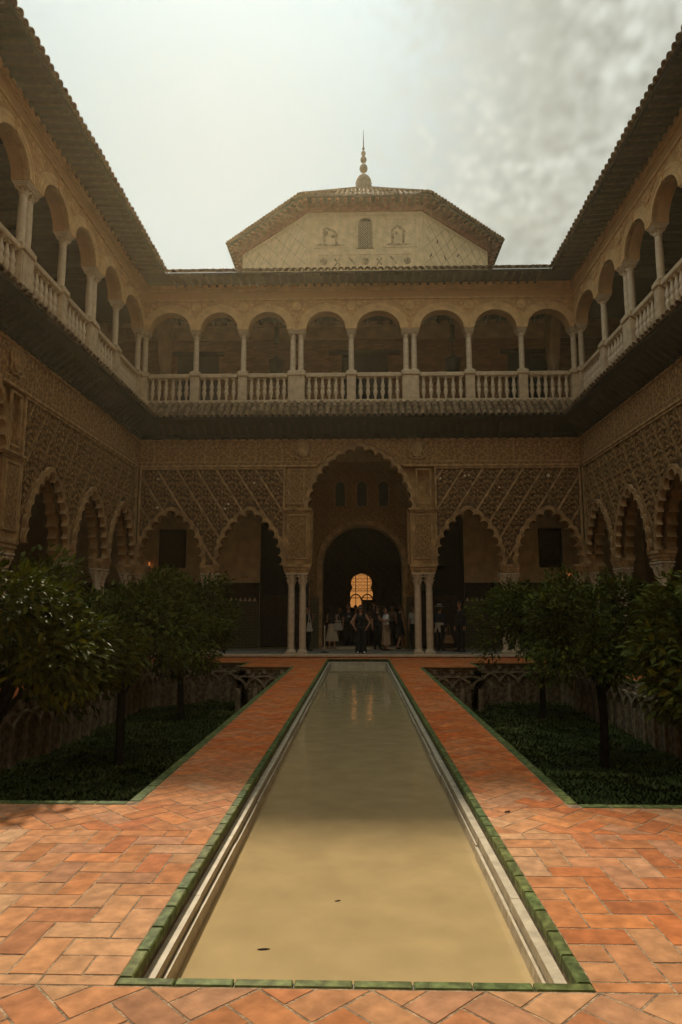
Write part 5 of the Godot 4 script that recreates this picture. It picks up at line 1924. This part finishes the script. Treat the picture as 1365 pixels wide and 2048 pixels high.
func lantern(at: Vector3, label: String) -> void:
	var o := thing("hanging_lantern", label, "lantern", Transform3D(Basis(), at), "lanterns of the upper gallery")
	var g := Geo.new()
	g.tube([Vector3(0, 2.9, 0), Vector3(0, 0.75, 0)], [0.012], 5)
	put(o, "chain", g.mesh(M.iron))
	g = Geo.new()
	g.box(Vector3(-0.085, 1.3, -0.085), Vector3(0.085, 1.95, 0.085))
	put(o, "counterweight", g.mesh(M.iron))
	g = Geo.new()
	g.lathe([Vector2(0.02, 0.78), Vector2(0.1, 0.72), Vector2(0.16, 0.64), Vector2(0.34, 0.56), Vector2(0.36, 0.5)], 6)
	g.lathe([Vector2(0.02, -0.02), Vector2(0.2, 0.0), Vector2(0.26, 0.06), Vector2(0.33, 0.5), Vector2(0.36, 0.5)], 6)
	put(o, "body", g.mesh(M.iron))

func side_gallery(o: Node3D, s: float, x0: float, x1: float) -> void:
	# back wall, floor, upper back wall with doors; z runs out into the court
	var e0 := x0 - (4.4 if s > 0 else 0.0)
	var e1 := x1 + (4.4 if s < 0 else 0.0)
	var g := Geo.new()
	g.box(Vector3(e0, FLOOR, DEEP - 0.4), Vector3(e1, 8.55, DEEP))
	put(o, "gallery_wall", g.mesh(M.shaded_plaster))
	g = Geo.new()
	g.box(Vector3(e0, FLOOR, DEEP), Vector3(e1, 1.95, DEEP + 0.03))
	put(o, "tile_dado", g.mesh(M.dado))
	g = Geo.new()
	g.box(Vector3(e0, UP_FLOOR, DEEP - 0.4), Vector3(e1, 13.72, DEEP))
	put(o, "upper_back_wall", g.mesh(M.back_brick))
	g = Geo.new()
	g.box(Vector3(x0, 8.2, DEEP), Vector3(x1, 8.4, -0.5))
	put(o, "gallery_ceiling", g.mesh(M.ceiling_wood))
	g = Geo.new()
	g.cbox(Vector3(x0, -0.02, DEEP), Vector3(x1, FLOOR - 0.004, 0.32), 0.01)
	put(o, "gallery_floor", g.mesh(M.floor_marble))
	var n := 12
	for k in n:
		g = Geo.new()
		g.cbox(Vector3(lerpf(x0, x1, k / float(n)) + 0.004, 0.02, 0.1), Vector3(lerpf(x0, x1, (k + 1) / float(n)) - 0.004, FLOOR + 0.002, 0.36), 0.01)
		put(o, "step_stone", g.mesh(M.marble))
	for c in [3.4, 9.2]:
		g = Geo.new()
		g.box(Vector3(s * c - 0.8, UP_FLOOR, DEEP), Vector3(s * c + 0.8, 12.0, DEEP + 0.02))
		put(o, "upper_door", g.mesh(M.wood_dark))
	g = Geo.new()
	g.box(Vector3(s * 9.6 - 1.5, 0.12, DEEP), Vector3(s * 9.6 + 1.5, 5.2, DEEP + 0.06))
	put(o, "hall_door", g.mesh(M.wood_dark))

func near_wing() -> void:
	# the fourth side of the court, behind the camera, and the rest of the side walls: plain, but they close the court
	var o := thing("near_wing", "plain sunlit near wing closing the court behind the viewer", "palace wing", Transform3D(Basis(Vector3.UP, PI), Vector3(0, 0, 1.3)), "two-storey wings round the court")
	var wall := rect(-11.5, 0.0, 11.5, 8.4)
	for x in [-6.0, -3.6, 0.0, 3.6, 6.0]:
		wall = cut(wall, oval(x, 3.1 if x != 0.0 else 5.1, 0.95 if x != 0.0 else 1.7, 1.8, -1.0, 16))
	put(o, "lower_wall", plate(wall, -0.5, 0.0, M.stucco, true))
	wall = rect(-11.5, 10.2, 11.5, 13.6)
	for k in 8:
		wall = cut(wall, oval(-7.0 + 2.0 * k, 11.8, 0.8, 0.6, 9.0, 12))
	put(o, "upper_wall", plate(wall, -0.5, 0.0, M.stucco, true))
	var g := Geo.new()
	g.box(Vector3(-11.5, 8.4, -3.6), Vector3(11.5, 9.05, 0.0)); g.box(Vector3(-11.5, 9.05, -0.4), Vector3(11.5, 10.2, 0.0))
	put(o, "parapet", g.mesh(M.stone))
	g = Geo.new()
	g.box(Vector3(-11.5, 0.0, -4.0), Vector3(11.5, 13.6, -3.6))
	put(o, "gallery_wall", g.mesh(M.plaster))
	g = Geo.new()
	g.box(Vector3(-11.5, 13.6, -4.0), Vector3(11.5, 14.0, 1.0))
	put(o, "upper_eave", g.mesh(M.roof_deck))
	g = Geo.new()
	g.box(Vector3(-6.9, 8.4, 0.0), Vector3(6.9, 8.6, 0.7))
	put(o, "lower_eave", g.mesh(M.roof_deck))
	g = Geo.new()
	for s in [-1, 1]:
		g.box(Vector3(7.6 if s > 0 else -11.6, -0.1, 0.0), Vector3(11.6 if s > 0 else -7.6, FLOOR, 10.2))
	g.box(Vector3(-11.5, -0.1, -3.6), Vector3(11.5, FLOOR, 0.3))
	put(o, "gallery_floor", g.mesh(M.floor_marble))
	for s in [-1, 1]:
		wall = rect(0.0, 0.0, 10.2, 13.6)
		for x in [3.0, 6.6, 9.2]:
			wall = cut(wall, oval(x, 3.1, 0.9, 1.8, -1.0, 12))
		g = Geo.new()
		g.ext(wall, -0.25, 0.25, true)
		g.box(Vector3(0, 0, -4.0 if s < 0 else 3.6), Vector3(10.2, 13.6, -3.6 if s < 0 else 4.0))
		g.box(Vector3(0, 13.6, -1.0 if s > 0 else -4.0), Vector3(10.2, 14.0, 4.0 if s > 0 else 1.0))
		put(o, "side_wall", g.mesh(M.stucco), Transform3D(Basis(Vector3.UP, -PI / 2), Vector3(8.2 * -s, 0, 0)))

func wall_lamp(at: Vector3, label: String) -> void:
	var o := thing("wall_lamp", label, "lamp", Transform3D(Basis(), at), "lamps in the far gallery")
	var g := Geo.new()
	g.box(Vector3(-0.05, -0.02, -0.06), Vector3(0.05, 0.02, 0.08)); g.box(Vector3(-0.04, 0.28, -0.06), Vector3(0.04, 0.31, 0.08))
	put(o, "bracket", g.mesh(M.iron))
	g = Geo.new()
	g.lathe([Vector2(0.02, 0.02), Vector2(0.03, 0.08), Vector2(0.03, 0.22), Vector2(0.02, 0.28)], 10, Vector3(0, 0, 0.04))
	put(o, "lamp_glass", g.mesh(M.lamp_glow))
	var l := OmniLight3D.new()
	l.name = "lamp_light"
	l.light_color = Color(1.0, 0.55, 0.25)
	l.light_energy = 0.0012
	l.light_size = 0.04
	l.omni_range = 30.0
	l.omni_attenuation = 2.0
	l.shadow_enabled = true
	l.position = Vector3(0, 0.15, 0.04)
	o.add_child(l, true)

func flip(a: Array) -> Array:
	# mirror [x, ...] entries and keep them rising
	var r := []
	for q in a:
		r.append([-q[0], q[1]] if q is Array else -q)
	r.reverse()
	return r

func build() -> void:
	var rng := RandomNumberGenerator.new()
	rng.seed = 41
	column_meshes()
	shared.leaf = leaf_mesh()
	ground(rng)
	pool(rng)
	path_leaf()
	bed(BED_L, "left sunken garden bed with interlaced brick arches on its walls", rng)
	bed(BED_R, "right sunken garden bed with interlaced brick arches on its walls", rng)
	# ---- wings
	var far_cols := [[-7.9, false], [-5.99, false], [-4.23, false], [-2.25, true], [-0.24, false], [1.92, true], [4.08, false], [6.0, false], [7.9, false]]
	var far_at := Transform3D(Basis(), Vector3(0, 0, -23.9))
	var far := wing({"called": "far_wing", "label": "far wing of carved ochre stucco with the tall lobed central arch", "at": far_at, "x0": -7.9, "x1": 7.9, "b0": -11.4, "b1": 11.4, "from": -20.0, "to": 20.0, "seed": 1,
		"big": 0.06, "arches": [-6.66, -3.85, 3.86, 6.66], "piers": [-2.62, 2.7], "fields": [[-7.86, -2.62, -1.0], [2.7, 7.86, 1.0]], "pairs": [-5.25, 5.26], "corners": [-7.72, 7.72], "columns": far_cols, "mitre0": true, "mitre1": true})
	far_gallery(far)
	for q in [[-7.03, 6.62, 0.044], [-7.18, 6.25, 0.035], [-7.17, 5.22, 0.044], [-4.63, 5.33, 0.044], [-4.75, 5.17, 0.044], [-3.72, 6.09, 0.035], [2.91, 6.22, 0.035], [3.78, 6.32, 0.035], [3.92, 6.34, 0.035], [4.98, 5.90, 0.035], [6.72, 6.31, 0.061]]:
		var chip := Geo.new()
		chip.ext(circle(Vector2.ZERO, q[2], 7), -0.06, 0.012)
		put(far, "pale_patch", chip.mesh(M.plaster), Transform3D(Basis(), Vector3(q[0], q[1], 0)))
	balustrade("balustrade", "stone balustrade facing the camera across the far upper gallery", far_at, far_cols, -7.95, 7.95)
	var side_cols := [[0.05, false], [2.4, false], [4.48, true], [6.55, false], [8.65, true], [10.75, false], [12.85, true], [14.95, false]]
	var end := 15.0
	for s in [-1, 1]:
		var side := "left" if s < 0 else "right"
		var b := Basis(Vector3(0, 0, 1), Vector3.UP, Vector3(-1, 0, 0)) if s > 0 else Basis(Vector3(0, 0, -1), Vector3.UP, Vector3(1, 0, 0))
		var at := Transform3D(b, Vector3(7.9 * s, 0, -23.9))
		var cols := side_cols if s > 0 else flip(side_cols)
		var big: float = 11.05 * s
		var arches := [1.35, 4.0, 6.85] if s > 0 else flip([1.35, 4.0, 6.85])
		var f := [[0.04, 8.4, -1.0]] if s > 0 else [[-8.4, -0.04, 1.0]]
		var o := wing({"called": side + "_wing", "label": "%s wing of carved ochre stucco receding along the court" % side, "at": at, "x0": 0.0 if s > 0 else -end, "x1": end if s > 0 else 0.0, "b0": -3.6 if s > 0 else -end, "b1": end if s > 0 else 3.6,
			"from": -end, "to": end, "seed": 2 + s, "big": big, "arches": arches, "piers": [big - 2.62, big + 2.62], "fields": f, "pairs": [2.68 * s, 5.42 * s], "corners": [0.2 * s], "columns": cols, "mitre0": s > 0, "mitre1": s < 0})
		side_gallery(o, s, 0.0 if s > 0 else -end, end if s > 0 else 0.0)
		balustrade("balustrade", "stone balustrade along the upper gallery of the %s wing" % side, at, cols, 0.0 if s > 0 else -end, end if s > 0 else 0.0)
	near_wing()
	hall()
	wall_lamp(Vector3(-8.45, 3.25, -27.42), "small orange lamp on the wall at the far gallery's left end")
	wall_lamp(Vector3(8.35, 2.9, -27.42), "small reddish lamp on the wall at the far gallery's right end")
	tower(rng)
	people()
	lantern(Vector3(-3.2, 10.75, -25.7), "dark hanging lantern in the upper gallery left of centre")
	lantern(Vector3(3.72, 10.75, -25.7), "dark hanging lantern in the upper gallery right of centre")
	# ---- trees
	orange_tree(Vector3(-4.3, -1.5, -8.2), 3.85, 1.8, 16000, 110, "nearest orange tree on the left, its crown catching sun", 101)
	orange_tree(Vector3(-4.4, -1.5, -12.8), 3.85, 1.75, 12000, 0, "middle orange tree on the left, its bare trunk standing in the bed", 102)
	orange_tree(Vector3(-4.65, -1.5, -18.4), 3.95, 1.75, 11000, 0, "farthest orange tree on the left, before the far arches", 103)
	orange_tree(Vector3(4.65, -1.5, -8.1), 3.8, 1.85, 16000, 110, "nearest orange tree on the right, sunlit leaves at the frame edge", 104)
	orange_tree(Vector3(4.55, -1.5, -13.2), 3.75, 1.75, 12000, 0, "middle orange tree on the right with a slim dark trunk", 105)
	orange_tree(Vector3(4.75, -1.5, -18.5), 3.9, 1.75, 11000, 0, "farthest orange tree on the right, before the far arches", 106)

func sky_picture() -> ImageTexture:
	var w := 1024
	var h := 512
	var im := Image.create(w, h, false, Image.FORMAT_RGBF)
	var puff := FastNoiseLite.new()
	puff.seed = 6
	puff.frequency = 4.2
	puff.fractal_octaves = 6
	puff.fractal_gain = 0.66
	var bank := FastNoiseLite.new()
	bank.seed = 19
	bank.frequency = 0.9
	bank.fractal_octaves = 3
	var sun := SUN.normalized()
	for y in h:
		var el := PI / 2 - PI * (y + 0.5) / h
		for x in w:
			var az := TAU * (x + 0.5) / w          # 0 looks along -z
			var d := Vector3(sin(az) * cos(el), sin(el), -cos(az) * cos(el))
			var c: Vector3
			var e := maxf(d.y, 0.02)
			var p := d / (e + 0.25) * 1.1
			var n := puff.get_noise_3d(p.x * 6.0, 0.3, p.z * 6.0)
			var n2 := puff.get_noise_3d(p.x * 0.9 + 7.0, 1.3, p.z * 0.9)
			var m := bank.get_noise_3d(p.x, 5.0, p.z)
			var away := acos(clampf(d.dot(sun), -1, 1))
			var grey := smoothstep(0.16, 0.42, away + 0.12 * n) * smoothstep(-0.45, 0.3, m + 0.4 * cos(az - 0.8))
			var v := lerpf(0.51 + 0.55 * smoothstep(0.55, 1.0, d.y), 0.41 + 0.36 * n * (1.0 - 0.5 * smoothstep(0.2, -0.2, n2)) + 0.12 * n2, grey)  # sky brightened towards the zenith, above the view, as added ambient light
			v = clampf(v, 0.2, 1.15)
			var warm := clampf(grey * 0.8 + (0.5 - v) * 0.6, 0, 1)
			c = Vector3(0.84, 1.0, 1.01).lerp(Vector3(0.97, 1.0, 0.87), warm) * v
			if d.y < 0: c = c.lerp(Vector3(0.2, 0.18, 0.14), clampf(-d.y * 8, 0, 1))
			im.set_pixel(x, y, Color(c.x, c.y, c.z))
	return ImageTexture.create_from_image(im)

const SUN := Vector3(-0.265, 1.0, -1.2145)

func _ready() -> void:
	# camera
	var cam := Camera3D.new()
	cam.name = "camera"
	cam.position = Vector3(0, 1.58, 0)
	cam.rotation_order = EULER_ORDER_YXZ
	cam.rotation_degrees = Vector3(8.2124, 1.4745, 0)
	cam.fov = 73.74
	cam.near = 0.05
	cam.far = 1000.0
	add_child(cam)
	cam.current = true
	# sky and exposure
	var env := Environment.new()
	var sky := Sky.new()
	var pano := PanoramaSkyMaterial.new()
	pano.panorama = sky_picture()
	sky.sky_material = pano
	env.background_mode = Environment.BG_SKY
	env.sky = sky
	env.tonemap_mode = Environment.TONE_MAPPER_LINEAR
	env.tonemap_exposure = 1.3
	env.sdfgi_enabled = true
	env.ssao_enabled = true
	env.ssil_enabled = true
	# thin sunlit haze in the air of the court
	env.volumetric_fog_enabled = true
	env.volumetric_fog_density = 0.0009
	env.volumetric_fog_albedo = Color(1.0, 0.92, 0.74)
	env.volumetric_fog_anisotropy = 0.7
	var we := WorldEnvironment.new()
	we.name = "world"
	we.environment = env
	add_child(we)
	# sun, high in front and to the left behind thin cloud
	var sun := DirectionalLight3D.new()
	sun.name = "sun"
	sun.light_energy = 1.1
	sun.light_color = Color(1.0, 0.93, 0.82)
	sun.light_angular_distance = 1.9
	sun.shadow_enabled = true
	add_child(sun)
	sun.look_at_from_position(SUN * 50.0, Vector3.ZERO, Vector3.UP)
	make_materials()
	build()
